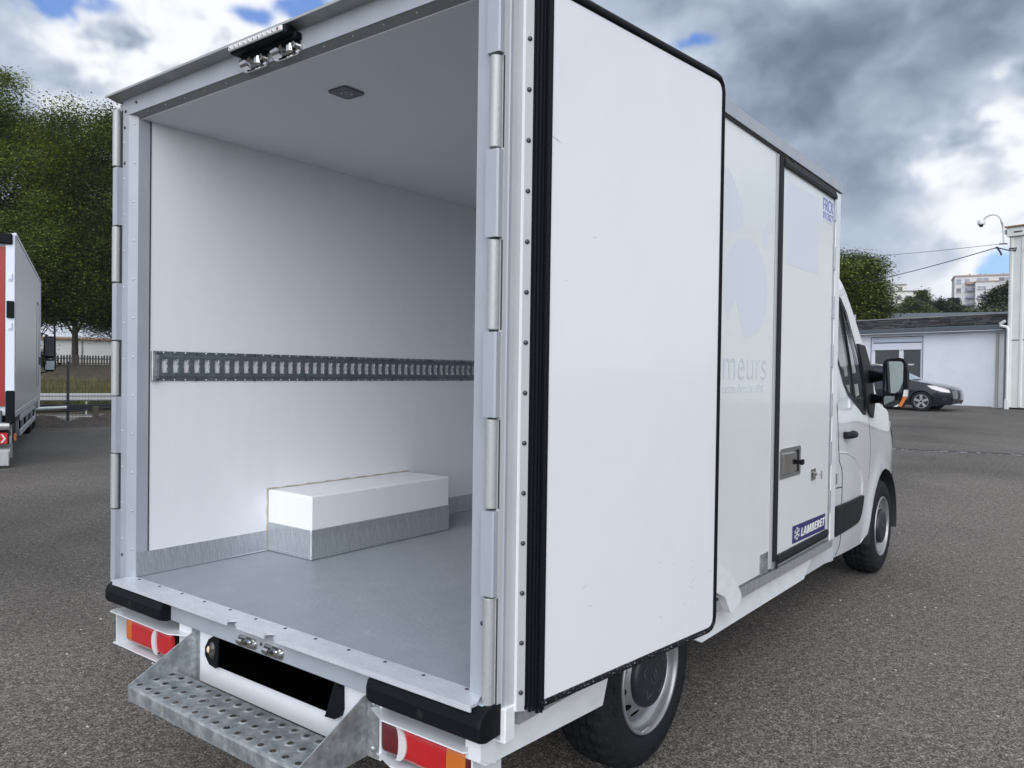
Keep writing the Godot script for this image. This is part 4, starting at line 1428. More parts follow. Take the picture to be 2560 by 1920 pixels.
	cab_line([Vector2(-3.31, 1.56), Vector2(-3.32, 1.32), Vector2(-3.325, 1.0), Vector2(-3.345, .93), Vector2(-3.40, .89), Vector2(-3.425, .84), Vector2(-3.435, .66)], -.001, .0042, b)
	cab_line([Vector2(-3.455, .485), Vector2(-3.46, .40), Vector2(-3.40, .352)], -.001, .0042, b)
	cab_line([Vector2(-3.29, .775), Vector2(-3.432, .768)], -.001, .0042, b)
	cab_line([Vector2(-4.19, 1.16), Vector2(-4.20, .95), Vector2(-4.16, .74)], -.001, .003, b)
	part("door_gap", b, M.seam, d)
	b = Mb.new()
	cab_line([Vector2(-3.33, .985), Vector2(-3.52, .97), Vector2(-3.72, .92), Vector2(-3.88, .84), Vector2(-3.96, .74), Vector2(-3.97, .66)], -.004, .009, b)
	part("crease", b, M.paint, d)
	for q in [[poly([-3.283, .486, -3.283, .655, -3.30, .666, -3.450, .662, -3.450, .486]), 0], [poly([-3.460, .486, -3.460, .662, -3.94, .657, -3.965, .652, -3.962, .62, -3.93, .545, -3.88, .505, -3.82, .490]), 1]]:
		b = Mb.new()
		solid_on_cab(b, q[0], -.002, .018)
		part("side_moulding", b, M.trim, d)
	b = Mb.new()
	var hp := []
	for k in 7:
		hp.append(Vector3(cab_half(-3.5, 1.085) + .012 + .030 * sin(PI * k / 6.0) ** .5, 1.084, -3.425 - .175 * k / 6.0))
	b.tube(hp, .022, 8)
	part("door_handle", b, M.trim, d)
	b = Mb.new()
	b.skin(oval(-3.53, 1.085, .055, .060, 20), [], steps(-3.60, -3.45, 4), steps(1.02, 1.15, 4), func(p: Vector2) -> Vector3: return Vector3(cab_half(p.x, p.y) + .0015 - .0005 * (1.0 - Vector2((p.x + 3.53) / .055, (p.y - 1.085) / .06).length()), p.y, p.x))
	part("handle_cup", b, plain(.60, .64, .69, .2), d)
	# mirror: black base in the window corner, two arms, head with two glasses and a turn signal
	var m := Node3D.new()
	hang(m, "wing_mirror", van)
	b = Mb.new()
	var base := poly([-4.045, 1.665, -4.285, 1.660, -4.40, 1.53, -4.44, 1.45, -4.405, 1.36, -4.41, 1.26, -4.295, 1.155, -4.15, 1.200, -4.128, 1.25, -4.123, 1.40, -4.085, 1.53])
	solid_on_cab(b, base, -.01, .016)
	part("mirror_base", b, M.trim, m)
	b = Mb.new()
	for q in [[1.445, .036, .030], [1.290, .030, .028]]:
		var rows := []
		for k in 7:
			var u := k / 6.0
			var x := lerpf(.915, 1.085, u)
			var zz := lerpf(-4.33, -4.16, u)
			var r: float = q[1] * lerpf(1.45, .9, minf(1.0, u * 1.6))
			var row := PackedVector3Array()
			for e in 10:
				var a := TAU * e / 10.0
				row.append(Vector3(x, q[0] + r * sin(a), zz + q[2] * 1.4 * cos(a)))
			rows.append(row)
		b.loft(rows, true, true)
	part("mirror_arm", b, M.black, m)
	b = Mb.new()
	var face := PackedVector2Array([Vector2(1.062, 1.262), Vector2(1.068, 1.242), Vector2(1.085, 1.232), Vector2(1.155, 1.236), Vector2(1.184, 1.25), Vector2(1.203, 1.29), Vector2(1.208, 1.36), Vector2(1.208, 1.47), Vector2(1.200, 1.525), Vector2(1.186, 1.558), Vector2(1.160, 1.568), Vector2(1.10, 1.562), Vector2(1.072, 1.552), Vector2(1.060, 1.53)])
	rings = []
	for q in [[-4.098, .97], [-4.093, 1.0], [-4.105, 1.02], [-4.15, 1.02], [-4.20, .93], [-4.235, .75], [-4.25, .45]]:
		var row := PackedVector3Array()
		for p in face:
			row.append(Vector3(1.14 + (p.x - 1.14) * q[1], 1.40 + (p.y - 1.40) * q[1], q[0]))
		rings.append(row)
	b.loft(rings, true, true)
	var cap := PackedVector2Array()
	for p in face:
		cap.append(Vector2(1.14 + (p.x - 1.14) * .97, 1.40 + (p.y - 1.40) * .97))
	b.prism(cap, "z", -4.10, -4.0975)
	part("mirror_head", b, M.black, m)
	b = Mb.new(Transform3D(Basis(Vector3.UP, deg_to_rad(-7)), Vector3(1.133, 1.435, -4.086)))
	b.prism(rrect(-.058, -.100, .056, .112, .024, 5), "z", -.004, .002)
	part("mirror_glass", b, M.mirror, m)
	b = Mb.new(Transform3D(Basis(Vector3.UP, deg_to_rad(-12)), Vector3(1.122, 1.282, -4.086)))
	b.prism(rrect(-.052, -.036, .046, .034, .018, 5), "z", -.004, .002)
	part("mirror_glass", b, M.mirror, m)
	for q in [[M.clear_lens, 1.36, 1.315, 1.0], [M.amber, 1.313, 1.248, 0.0]]:
		b = Mb.new()
		var y0: float = q[1]
		var y1: float = q[2]
		b.prism(PackedVector2Array([Vector2(1.194 - (.0 if q[3] > 0 else .006), y0), Vector2(1.212, y0), Vector2(1.2105 - (.0 if q[3] > 0 else .028), y1), Vector2(1.187 - (.0 if q[3] > 0 else .026), y1)]), "z", -4.13, -4.085)
		part("turn_signal", b, q[0], m)
	# headlamp wrapping the front wing, and the black front corner
	b = Mb.new()
	solid_on_cab(b, poly([-5.02, 1.10, -5.20, 1.07, -5.30, .97, -5.26, .86, -5.16, .88]), -.003, .006)
	part("headlamp", b, M.clear_lens, c)
	b = Mb.new()
	solid_on_cab(b, poly([-5.09, .31, -5.09, .60, -5.16, .70, -5.40, .70, -5.42, .42, -5.37, .31]), -.003, .012)
	part("bumper_corner", b, M.trim, c)
	# lower quarter between box and cab
	b = Mb.new()
	b.prism(poly([-2.845, .478, -2.68, .362, -3.10, .358, -3.28, .345, -3.28, .50, -3.06, .474]), "x", .90, .982)
	part("quarter_panel", b, M.paint, c)
	one_box("fuel_flap", Vector3(.97, .80, -3.30), Vector3(.992, .865, -3.275), .002, M.steel, c)
# ---------------------------------------------------------------- ground and surroundings
const AWAY := Vector3(-.9186, 0, -.395)     # from the camera's foot towards the road on the left
const ALONG := Vector3(.395, 0, -.9186)

func left_at(s: float, t: float, y: float) -> Vector3:
	return Vector3(CAM.x, y, CAM.z) + AWAY * s + ALONG * t

func ground_y(x: float, z: float) -> float:
	var r := maxf(0.0, -z - 6.0)
	var y := 0.0195 * r * smoothstep(0.0, 6.0, r)
	var s := Vector3(x - CAM.x, 0, z - CAM.z).dot(AWAY)
	var left := smoothstep(14.0, 20.0, s) * smoothstep(-26.0, -13.0, z)
	return lerpf(y, -maxf(0.0, s - 21.0) * 0.054, left)

func build_ground():
	var n := FastNoiseLite.new()
	n.seed = 3
	n.frequency = 0.22
	n.fractal_octaves = 4
	var b := Mb.new()
	b.soft(2)
	var step := 0.4
	for i in range(-90, 60):
		for j in range(-126, 26):
			var q := []
			var keep := false
			for e in [[0, 0], [1, 0], [1, 1], [0, 1]]:
				var x: float = (i + e[0]) * step
				var z: float = (j + e[1]) * step
				q.append(Vector3(x, ground_y(x, z), z))
				if Vector3(x - CAM.x, 0, maxf(z, -9.0) - CAM.z).dot(AWAY) < 23.0:
					keep = true
			if not keep:
				continue
			for e in [0, 3, 2, 0, 2, 1]:
				var p: Vector3 = q[e]
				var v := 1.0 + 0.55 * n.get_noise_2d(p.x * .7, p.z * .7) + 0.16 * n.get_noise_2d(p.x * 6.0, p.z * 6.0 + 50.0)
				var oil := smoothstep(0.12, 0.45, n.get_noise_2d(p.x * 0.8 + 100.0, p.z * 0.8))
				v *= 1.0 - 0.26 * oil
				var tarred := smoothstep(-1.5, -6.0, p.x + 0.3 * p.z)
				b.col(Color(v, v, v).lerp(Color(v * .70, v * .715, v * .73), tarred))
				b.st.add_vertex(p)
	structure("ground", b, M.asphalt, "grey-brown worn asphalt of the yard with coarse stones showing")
	# countryside out to the horizon
	b = Mb.new()
	b.soft(2)
	for k in 64:
		var a := TAU * k / 64.0
		var c := TAU * (k + 1) / 64.0
		var rs := [0.0, 60.0, 200.0, 600.0, 1500.0]
		for e in 4:
			b.quad(Vector3(cos(a) * rs[e], -.75, sin(a) * rs[e]), Vector3(cos(c) * rs[e], -.75, sin(c) * rs[e]), Vector3(cos(c) * rs[e + 1], -.75, sin(c) * rs[e + 1]), Vector3(cos(a) * rs[e + 1], -.75, sin(a) * rs[e + 1]))
	structure("terrain", b, M.hill)
	# long crack across the yard with loose stones in it
	b = Mb.new()
	var pb := Mb.new()
	var pts := []
	for k in 40:
		var u := k / 39.0
		var x := lerpf(-3.6, 2.6, u)
		var z := -13.9 + .45 * sin(u * 5.0) * .4 - .3 * u + .07 * n.get_noise_2d(k * 3.1, 4.0) * 3.0
		pts.append(Vector2(x, z))
	for k in 39:
		var p: Vector2 = pts[k]
		var q: Vector2 = pts[k + 1]
		var w := .06 + .12 * absf(n.get_noise_2d(k * 9.0, 77.0)) * 2.0
		var w2 := .06 + .12 * absf(n.get_noise_2d((k + 1) * 9.0, 77.0)) * 2.0
		b.quad(Vector3(p.x, ground_y(p.x, p.y) + .004, p.y - w), Vector3(q.x, ground_y(q.x, q.y) + .004, q.y - w2), Vector3(q.x, ground_y(q.x, q.y) + .004, q.y + w2), Vector3(p.x, ground_y(p.x, p.y) + .004, p.y + w))
		for e in 2:
			var c := Vector3(lerpf(p.x, q.x, rng.randf()), 0, p.y + w + rng.randf_range(-.02, .16))
			c.y = ground_y(c.x, c.z)
			var s := rng.randf_range(.012, .035)
			pb.box(c - Vector3(s, .002, s * .7), c + Vector3(s, s * .5, s * .7), s * .3)
	structure("crack", b, M.seam, "dark irregular crack across the asphalt beyond the van's cab")
	var st := part("crack_gravel", pb, M.concrete)
	st.set_meta("kind", "stuff")
	tag(st, "loose pale gravel lying along the crack in the asphalt", "gravel")
	# loose bright stones scattered on the near asphalt
	pb = Mb.new()
	for k in 500:
		var c := Vector3(rng.randf_range(-3.0, 3.6), 0.0, rng.randf_range(-9.0, 1.0))
		var s := rng.randf_range(.0025, .0065)
		pb.box(c - Vector3(s, .001, s * .7), c + Vector3(s, s * .6, s * .8), s * .35)
	st = part("loose_stones", pb, M.white_paint)
	st.set_meta("kind", "stuff")
	tag(st, "tiny pale stones scattered over the asphalt round the van", "gravel")
	# hill behind the office
	b = Mb.new()
	b.soft(2)
	var hy := func(x: float, z: float) -> float:
		return -.8 + 1.6 * smoothstep(-38.0, -60.0, z) + 17.0 * smoothstep(-95.0, -260.0, z) * smoothstep(-150.0, -80.0, x) + 2.0 * n.get_noise_2d(x * .25, z * .25) * smoothstep(-60.0, -110.0, z)
	for i in range(-16, 10):
		for j in range(-34, -3):
			var q := []
			for e in [[0, 0], [1, 0], [1, 1], [0, 1]]:
				var x: float = (i + e[0]) * 10.0
				var z: float = (j + e[1]) * 10.0
				q.append(Vector3(x, hy.call(x, z), z))
			b.quad(q[0], q[3], q[2], q[1])
	structure("hill", b, M.hill, "dark wooded hillside rising behind the low office")

func strip(called: String, s0: float, y0: float, s1: float, y1: float, m: Material, n := 1, bumps := 0.0) -> MeshInstance3D:
	var b := Mb.new()
	b.soft(2)
	var nz := FastNoiseLite.new()
	nz.frequency = 0.9
	nz.seed = 8
	var at := func(k: int, t: float) -> Vector3:
		var u := float(k) / n
		return left_at(lerpf(s0, s1, u), t, lerpf(y0, y1, u) + (bumps * (nz.get_noise_2d(t, u * 4.0) + .55) * sin(PI * u) if bumps > 0.0 else 0.0))
	var dt := 0.3 if bumps > 0.0 else 4.0
	var lim := 12.0 if bumps > 0.0 else 60.0
	var t := -lim
	while t < lim:
		for k in n:
			b.quad(at.call(k, t), at.call(k, t + dt), at.call(k + 1, t + dt), at.call(k + 1, t))
		t += dt
	var o := part(called, b, m)
	o.set_meta("kind", "structure")
	return o

func build_left_side():
	strip("verge", 22.6, -.42, 28.0, -.42, M.dirt)
	var mound := strip("dirt_mound", 21.0, -.02, 24.4, -.22, M.dirt, 10, .34)
	mound.set_meta("kind", "stuff")
	tag(mound, "low mound of dirt and dead leaves along the foot of the wire fence", "dirt")
	strip("road", 27.0, -.395, 33.6, -.37, M.road)
	strip("road_line", 28.6, -.380, 28.78, -.3795, M.white_paint)
	strip("road_line", 31.9, -.3705, 32.05, -.370, M.white_paint)
	strip("bank", 33.6, -.372, 37.0, -.05, M.bank)
	strip("bank", 37.0, -.05, 47.0, 1.05, M.bank)
	strip("bank", 47.0, 1.05, 52.5, 1.52, M.bank)
	strip("bank", 52.5, 1.52, 130.0, 1.6, M.hill)
	# grass on the lower bank
	var mm := MultiMesh.new()
	mm.transform_format = MultiMesh.TRANSFORM_3D
	mm.use_colors = true
	var gb := Mb.new()
	for k in 7:
		var a := TAU * k / 7.0
		var o := Vector3(cos(a), 0, sin(a)) * .10
		var tip := o * 2.6 + Vector3(0, .9 + .3 * sin(k * 5.0), 0)
		var sd := Vector3(-sin(a), 0, cos(a)) * .028
		gb.tri(o - sd, o + sd, tip)
		gb.tri(o * .3 - sd, o * .3 + sd, tip * .8 + Vector3(.1, .1, -.08))
	mm.mesh = gb.mesh()
	mm.instance_count = 5200
	for k in 5200:
		var s := rng.randf_range(34.4, 43.0)
		var t := rng.randf_range(-4.5, 3.5)
		var y := lerps([33.6, 37.0, 47.0], [-.372, -.05, 1.05], s)
		var h := rng.randf_range(.25, .75) * (1.0 if s < 39.0 else .6)
		mm.set_instance_transform(k, Transform3D(Basis(Vector3.UP, rng.randf() * TAU).scaled(Vector3(h * .9, h, h * .9)), left_at(s, t, y - .02)))
		var dry := rng.randf()
		mm.set_instance_color(k, Color(.075, .085, .028).lerp(Color(.17, .145, .065), dry) * rng.randf_range(.6, 1.2))
	var g := MultiMeshInstance3D.new()
	g.multimesh = mm
	g.material_override = M.grass
	hang(g, "grass")
	g.set_meta("kind", "stuff")
	tag(g, "dry tall grass covering the bank beyond the road", "grass")
	# steel crash barrier along the far edge of the road
	var cb := thing("crash_barrier", "grey steel crash barrier at the foot of the grassy bank", "barrier")
	var b := Mb.new()
	var sec := [[0.0, .02], [.045, .06], [.045, .10], [.0, .14], [.0, .18], [.045, .22], [.045, .26], [0.0, .30]]
	var rings := []
	for t in [-14.0, -7.0, .0, 7.0, 14.0]:
		var row := PackedVector3Array()
		for q in sec:
			row.append(left_at(33.4 - q[0], t, .12 + q[1]))
		rings.append(row)
	b.loft(rings, false, false)
	part("beam", b, M.guard, cb)
	for k in range(-4, 5):
		b = Mb.new(Transform3D(Basis(ALONG, Vector3.UP, ALONG.cross(Vector3.UP)), left_at(33.5, k * 2.0 + .6, 0)))
		b.box(Vector3(-.03, -.45, -.05), Vector3(.03, .40, .05))
		part("post", b, M.guard, cb)
	# wire-mesh fence
	var f := thing("wire_fence", "dark wire mesh fence with one tall square post beside the lorry", "fence")
	b = Mb.new(Transform3D(Basis(ALONG, Vector3.UP, ALONG.cross(Vector3.UP)), left_at(24.1, 0, 0)))
	b.box(Vector3(-.032, -.30, -.03), Vector3(.032, 1.56, .03), .006)
	part("post", b, M.wire, f)
	for t in [-2.5, 2.5]:
		b = Mb.new(Transform3D(Basis(ALONG, Vector3.UP, ALONG.cross(Vector3.UP)), left_at(24.1, t, 0)))
		b.box(Vector3(-.032, -.30, -.03), Vector3(.032, 1.56, .03), .006)
		part("post", b, M.wire, f)
	for e in [[-2.45, -.04], [.04, 2.45]]:
		b = Mb.new()
		var t: float = e[0]
		while t < e[1]:
			b.tube([left_at(24.15, t, -.22), left_at(24.15, t, 1.05)], .0035, 3)
			t += .075
		for k in 7:
			b.tube([left_at(24.14, e[0], -.20 + k * .205), left_at(24.14, e[1], -.20 + k * .205)], .0035, 3)
		var pn := part("mesh_panel", b, M.wire, f)
		pn.set_meta("kind", "stuff")
	# timber post, black rail and hose, white pole
	b = Mb.new()
	b.box(Vector3(-.07, -.2, -.06), Vector3(.07, .50, .06), .01)
	var tp := put_mesh("timber_post", b.mesh(), M.timber, self, Transform3D(Basis(ALONG, Vector3.UP, ALONG.cross(Vector3.UP)), left_at(22.6, .62, -.08)))
	tag(tp, "short weathered timber post in the dirt mound by the wire fence", "post")
	b = Mb.new()
	b.box(Vector3(-3.2, .30, -.03), Vector3(3.6, .44, .03), .01)
	tag(put_mesh("barrier_rail", b.mesh(), M.wire, self, Transform3D(Basis(ALONG, Vector3.UP, ALONG.cross(Vector3.UP)), left_at(23.4, .3, 0.0))), "black horizontal rail running behind the short timber post", "rail")
	b = Mb.new()
	var hose := []
	for k in 16:
		var u := k / 15.0
		hose.append(left_at(23.2, lerpf(-2.0, 1.3, u), .36 - .28 * pow(absf(u - .12) * 1.0, .5) + .30 * u * u))
	b.tube(hose, .022, 6)
	tag(part("hose", b, M.wire), "black hose sagging below the horizontal rail", "hose")
	b = Mb.new()
	b.tube([left_at(23.1, -1.7, .30), left_at(23.1, -.02, .37)], .045, 8)
	tag(part("white_pole", b, M.pvc), "pale round pole lying level against the fence post", "pole")
	b = Mb.new()
	b.box(Vector3(-.05, 0, -.12), Vector3(.75, .10, .12), .02)
	tag(put_mesh("yellow_kerb", b.mesh(), M.yellow, self, Transform3D(Basis(ALONG, Vector3.UP, ALONG.cross(Vector3.UP)), left_at(22.1, .68, -.06))), "faded yellow kerb block at the foot of the timber post", "kerb")
	# paling fence along the top of the bank
	var pf := thing("paling_fence", "row of dark pointed palings along the top of the bank", "fence")
	b = Mb.new()
	b.prism(PackedVector2Array([Vector2(-.050, -.1), Vector2(.050, -.1), Vector2(.050, .54), Vector2(.0, .61), Vector2(-.050, .54)]), "z", -.02, .02)
	var paling := b.mesh()
	var bas := Basis(ALONG, Vector3.UP, ALONG.cross(Vector3.UP))
	for k in 62:
		var t := -5.6 + k * .146
		put_mesh("paling", paling, M.picket, pf, Transform3D(bas * Basis(Vector3(0, 0, 1), rng.randf_range(-.03, .03)), left_at(51.7, t, 1.47 + rng.randf_range(-.03, .03))))
	b = Mb.new()
	for y in [1.58, 1.86]:
		b.tube([left_at(51.75, -5.8, y), left_at(51.75, 3.5, y)], .03, 4)
	part("fence_rail", b, M.picket, pf)
	# long white shed beyond the trees
	var sh := thing("white_shed", "long low white shed seen under the trees on the left", "building")
	b = Mb.new(Transform3D(bas, left_at(88.0, 0, 1.4)))
	b.box(Vector3(-24, 0, -6), Vector3(24, 2.55, 0))
	part("wall", b, M.white_paint, sh)
	b = Mb.new(Transform3D(bas, left_at(88.0, 0, 1.4)))
	b.prism(poly([.3, 2.56, .3, 2.70, -3.0, 2.95, -6.3, 2.70, -6.3, 2.56]), "x", -24.3, 24.3)
	part("roof", b, M.rust, sh)
	for k in 4:
		b = Mb.new(Transform3D(bas, left_at(88.0, -5.2 + k * 3.2, 1.4)))
		b.box(Vector3(-.06, 0, .005), Vector3(.06, 2.5, .05))
		part("pilaster", b, M.concrete, sh)

func build_office():
	# low rendered office: its front runs from the right corner to the left, away from the camera
	var u := Vector3(-.945, 0, -.327)
	var T := Transform3D(Basis(-u, Vector3.UP, (-u).cross(Vector3.UP)), Vector3(-.60, .40, -29.49))   # x to the right, z to the front
	var o := thing("office", "low white rendered office with a dark slate roof and a shuttered doorway", "building", T)
	var b := Mb.new()
	b.skin(poly([-11, -.2, 0, -.2, 0, 2.70, -11, 2.70]), [poly([-4.78, -.3, -2.77, -.3, -2.77, 2.55, -4.78, 2.55])], [-11, -5, -4, -3, 0], [-.2, 1.2, 2.7], func(p: Vector2) -> Vector3: return Vector3(p.x, p.y, 0), false)
	b.box(Vector3(-11, -.2, -6.0), Vector3(0, 2.7, -5.8))
	b.box(Vector3(-11, -.2, -5.8), Vector3(-10.8, 2.7, -.002))
	b.box(Vector3(-.2, -.2, -5.8), Vector3(0, 2.7, -.002))
	for r in [[-4.78, -4.74], [-2.81, -2.77]]:
		b.box(Vector3(r[0], -.2, -.22), Vector3(r[1], 2.55, -.003))
	b.box(Vector3(-4.739, 2.51, -.22), Vector3(-2.811, 2.55, -.003))
	part("wall", b, M.render_wall, o)
	b = Mb.new()
	b.box(Vector3(-11, -.05, -5.7), Vector3(-.3, .02, -.25))
	part("room_floor", b, M.dark_room, o)
	one_box("plinth", Vector3(-2.7, -.2, .003), Vector3(-.35, .09, .03), .01, M.concrete, o)
	one_box("shutter_box", Vector3(-4.735, 2.36, -.16), Vector3(-2.815, 2.508, -.03), .01, M.lintel, o)
	one_box("shutter_gap", Vector3(-4.735, 2.325, -.16), Vector3(-2.815, 2.358, -.06), 0, M.fascia, o)
	one_box("shutter_box", Vector3(-4.735, 2.07, -.16), Vector3(-2.815, 2.323, -.02), .01, M.white_frame, o)
	var w := Node3D.new()
	hang(w, "window", o)
	for x in [-4.735, -3.70, -2.875]:
		one_box("frame", Vector3(x, 0.0, -.14), Vector3(x + (.16 if x == -3.70 else .06), 2.068, -.06), .005, M.white_frame, w)
	one_box("frame", Vector3(-4.67, .85, -.13), Vector3(-3.71, .93, -.07), .005, M.white_frame, w)
	one_box("sill", Vector3(-4.67, 0, -.13), Vector3(-3.71, .845, -.09), 0, M.white_frame, w)
	one_box("pane", Vector3(-4.67, .93, -.105), Vector3(-3.71, 2.065, -.10), 0, M.pane, w)
	one_box("pane", Vector3(-3.535, .0, -.105), Vector3(-2.88, 2.065, -.10), 0, M.pane, w)
	one_box("notice", Vector3(-3.36, 1.50, -.0995), Vector3(-3.14, 1.545, -.098), 0, M.white_paint, w)
	b = Mb.new()
	b.box(Vector3(-4.80, 2.545, .001), Vector3(-2.75, 2.575, .012))
	b.box(Vector3(-2.775, .0, .001), Vector3(-2.75, 2.544, .012))
	b.box(Vector3(-4.80, .0, .001), Vector3(-4.775, 2.544, .012))
	part("opening_edge", b, M.fascia, o)
	one_box("fascia", Vector3(-11.2, 2.69, .02), Vector3(.06, 2.86, .32), .015, M.fascia, o)
	one_box("soffit", Vector3(-11.2, 2.672, -.1), Vector3(.06, 2.688, .31), 0, M.white_frame, o)
	for x in [-9.0, -6.2, -3.9, -1.6]:
		one_box("gutter_joint", Vector3(x, 2.695, .321), Vector3(x + .02, 2.855, .328), 0, M.under_grey, o)
	# slates in overlapping courses
	b = Mb.new()
	var pb := Mb.new()
	var db := Mb.new()
	b.prism(poly([.24, 2.862, .24, 2.88, -3.05, 3.44, -6.2, 2.88, -6.2, 2.862]), "x", -11.2, .06)
	part("roof_deck", b, M.slate, o)
	for row in 10:
		var z0 := .28 - row * .33
		var y0 := 2.885 + row * .0565
		var x := -11.2 - .2 * (row % 2)
		while x < .02:
			var wd := rng.randf_range(.26, .42)
			var lift := rng.randf_range(.0, .022)
			var sb: Mb = pb if rng.randf() < .4 else db
			sb.quad(Vector3(x, y0 + .030 + lift, z0), Vector3(minf(x + wd - .02, .06), y0 + .030 + lift * .6, z0 + rng.randf_range(-.03, .02)), Vector3(minf(x + wd - .02, .06), y0 + .066, z0 - .36), Vector3(x, y0 + .066, z0 - .36))
			sb.quad(Vector3(x, y0, z0), Vector3(minf(x + wd - .02, .06), y0, z0), Vector3(minf(x + wd - .02, .06), y0 + .030 + lift * .6, z0), Vector3(x, y0 + .030 + lift, z0))
			x += wd
	var sl := part("slates", pb, M.slate_pale, o)
	sl.set_meta("kind", "stuff")
	sl = part("slates", db, M.slate, o)
	sl.set_meta("kind", "stuff")
	one_box("ridge", Vector3(-11.25, 3.44, -3.15), Vector3(.08, 3.49, -2.95), .02, M.concrete, o)
	# downpipe at the right corner
	b = Mb.new()
	b.tube([Vector3(-.12, 2.66, .20), Vector3(-.16, 2.60, .16), Vector3(-.17, 2.50, .08), Vector3(-.17, .02, .08)], .045, 8)
	part("downpipe", b, M.grey_pipe, o)

func build_clad_building():
	var u := Vector3(-.945, 0, -.327)
	var T := Transform3D(Basis(-u, Vector3.UP, (-u).cross(Vector3.UP)), Vector3(-.46, .40, -28.93))
	var o := thing("clad_building", "tall pale metal-clad building at the right edge", "building", T)
	var b := Mb.new()
	b.box(Vector3(0, .1, -9), Vector3(14, 5.70, 0))
	part("wall", b, M.clad, o)
	for k in 15:
		b = Mb.new()
		var x := .015 + k * .34
		b.prism(PackedVector2Array([Vector2(x, .001), Vector2(x + .03, .035), Vector2(x + .09, .035), Vector2(x + .12, .001)]), "y", .12, 5.69)
		part("rib", b, M.clad, o)
	one_box("seam", Vector3(.13, 2.30, .002), Vector3(13.9, 2.33, .012), 0, M.under_grey, o)
	one_box("base_gap", Vector3(0.02, -.1, -8.9), Vector3(13.9, .10, -.06), 0, M.under, o)
	b = Mb.new()
	b.box(Vector3(-.05, 5.705, -9.05), Vector3(14.1, 6.00, .10), .01)
	part("roof_fascia", b, M.clad, o)
	b = Mb.new()
	b.box(Vector3(-.10, 6.002, -9.1), Vector3(14.2, 6.05, .16), .005)
	part("roof_edge", b, M.rust, o)
	b = Mb.new()
	b.prism(PackedVector2Array([Vector2(-.05, 5.99), Vector2(-.28, 5.93), Vector2(-.06, 5.74)]), "z", -8.8, -.02)
	part("gutter_end", b, M.guard, o)
	one_box("vent", Vector3(.16, 5.82, .101), Vector3(.42, 5.86, .112), 0, M.under, o)
	b = Mb.new()
	b.tube([Vector3(-.06, 2.95, .03), Vector3(-.22, 2.86, .05), Vector3(-.20, 2.80, .06), Vector3(.02, 2.74, .07), Vector3(.055, 2.66, .07), Vector3(.055, .35, .07)], .05, 8)
	b.box(Vector3(.0, .0, .02), Vector3(.11, .36, .13), .01)
	part("downpipe", b, M.pvc, o)
	one_box("cable_clip", Vector3(.0, 5.30, .0), Vector3(.16, 5.34, .05), 0, M.under, o)
	var bl := Mb.new()
	bl.box(Vector3(-.10, -.05, 0), Vector3(.12, .05, .09), .01)
	tag(put_mesh("wall_beacon", bl.mesh(), M.orange, self, T * Transform3D(Basis.IDENTITY, Vector3(.62, 5.25, .036))), "small orange light box high on the clad wall", "lamp")
	one_box("shutter_panel", Vector3(.55, 5.36, .036), Vector3(2.2, 5.69, .07), .005, M.white_frame, o)
	# dome camera on a bent arm at the roof corner
	var c := thing("security_camera", "white dome camera hanging from a swan-neck arm on the clad roof corner", "security camera")
	b = Mb.new()
	var arm := [Vector3(-.61, 5.92, -28.80), Vector3(-.63, 6.35, -28.80), Vector3(-.67, 6.56, -28.77)]
	for k in 9:
		var a := PI * k / 8.0 * .92
		arm.append(Vector3(-.955 + .285 * cos(a), 6.58 + .275 * sin(a) * 1.0, -28.67 + .10 * cos(a)))
	arm.append(Vector3(-1.238, 6.70, -28.58))
	b.tube(arm, .030, 8)
	part("arm", b, M.pvc, c)
	b = Mb.new()
	b.lathe([Vector2(0, .03), Vector2(.10, .02), Vector2(.115, -.02), Vector2(.115, -.10), Vector2(.10, -.125), Vector2(.0, -.125)], 18, facing(Vector3(-1.24, 6.66, -28.57), Vector3.UP))
	part("camera_housing", b, M.pvc, c)
	b = Mb.new()
	b.lathe([Vector2(.072, -.125), Vector2(.068, -.16), Vector2(.045, -.195), Vector2(.0, -.21)], 16, facing(Vector3(-1.24, 6.66, -28.57), Vector3.UP), true)
	part("dome", b, M.pane, c)
	# two overhead cables
	b = Mb.new()
	var far := Vector3(-24.0, 10.5, -57.0)
	var p := []
	for k in 25:
		var q := Vector3(-.66, 5.90, -28.90).lerp(far, k / 24.0)
		q.y -= .35 * 4.0 * (k / 24.0) * (1.0 - k / 24.0)
		p.append(q)
	b.tube(p, .008, 4)
	tag(part("cable", b, M.wire), "thin upper cable running level from the clad roof corner", "cable", "overhead cables from the clad building")
	b = Mb.new()
	p = []
	for k in 25:
		var q := Vector3(-.80, 5.78, -28.81).lerp(Vector3(-9.6, 6.6, -45.2), k / 24.0)
		q.y -= .10 * 4.0 * (k / 24.0) * (1.0 - k / 24.0)
		p.append(q)
	b.tube(p, .016, 4)
	tag(part("cable", b, M.wire), "thicker lower cable sloping down from the clad corner into the big tree", "cable", "overhead cables from the clad building")
	b = Mb.new()
	b.box(Vector3(-.84, 5.74, -28.85), Vector3(-.76, 5.80, -28.77), .01)
	b.tube([Vector3(-.78, 5.74, -28.82), Vector3(-.70, 5.60, -28.86), Vector3(-.68, 5.52, -28.86)], .03, 5)
	b.tube([Vector3(-.80, 5.77, -28.81), Vector3(-.45, 5.66, -28.90), Vector3(-.28, 5.64, -28.84), Vector3(-.27, 5.74, -28.84)], .02, 5)
	b.tube([Vector3(-.76, 5.905, -28.93), Vector3(-.52, 5.89, -28.90)], .022, 5)
	tag(part("cable_bracket", b, M.wire), "dark cable clamps on the corner of the clad building", "bracket")

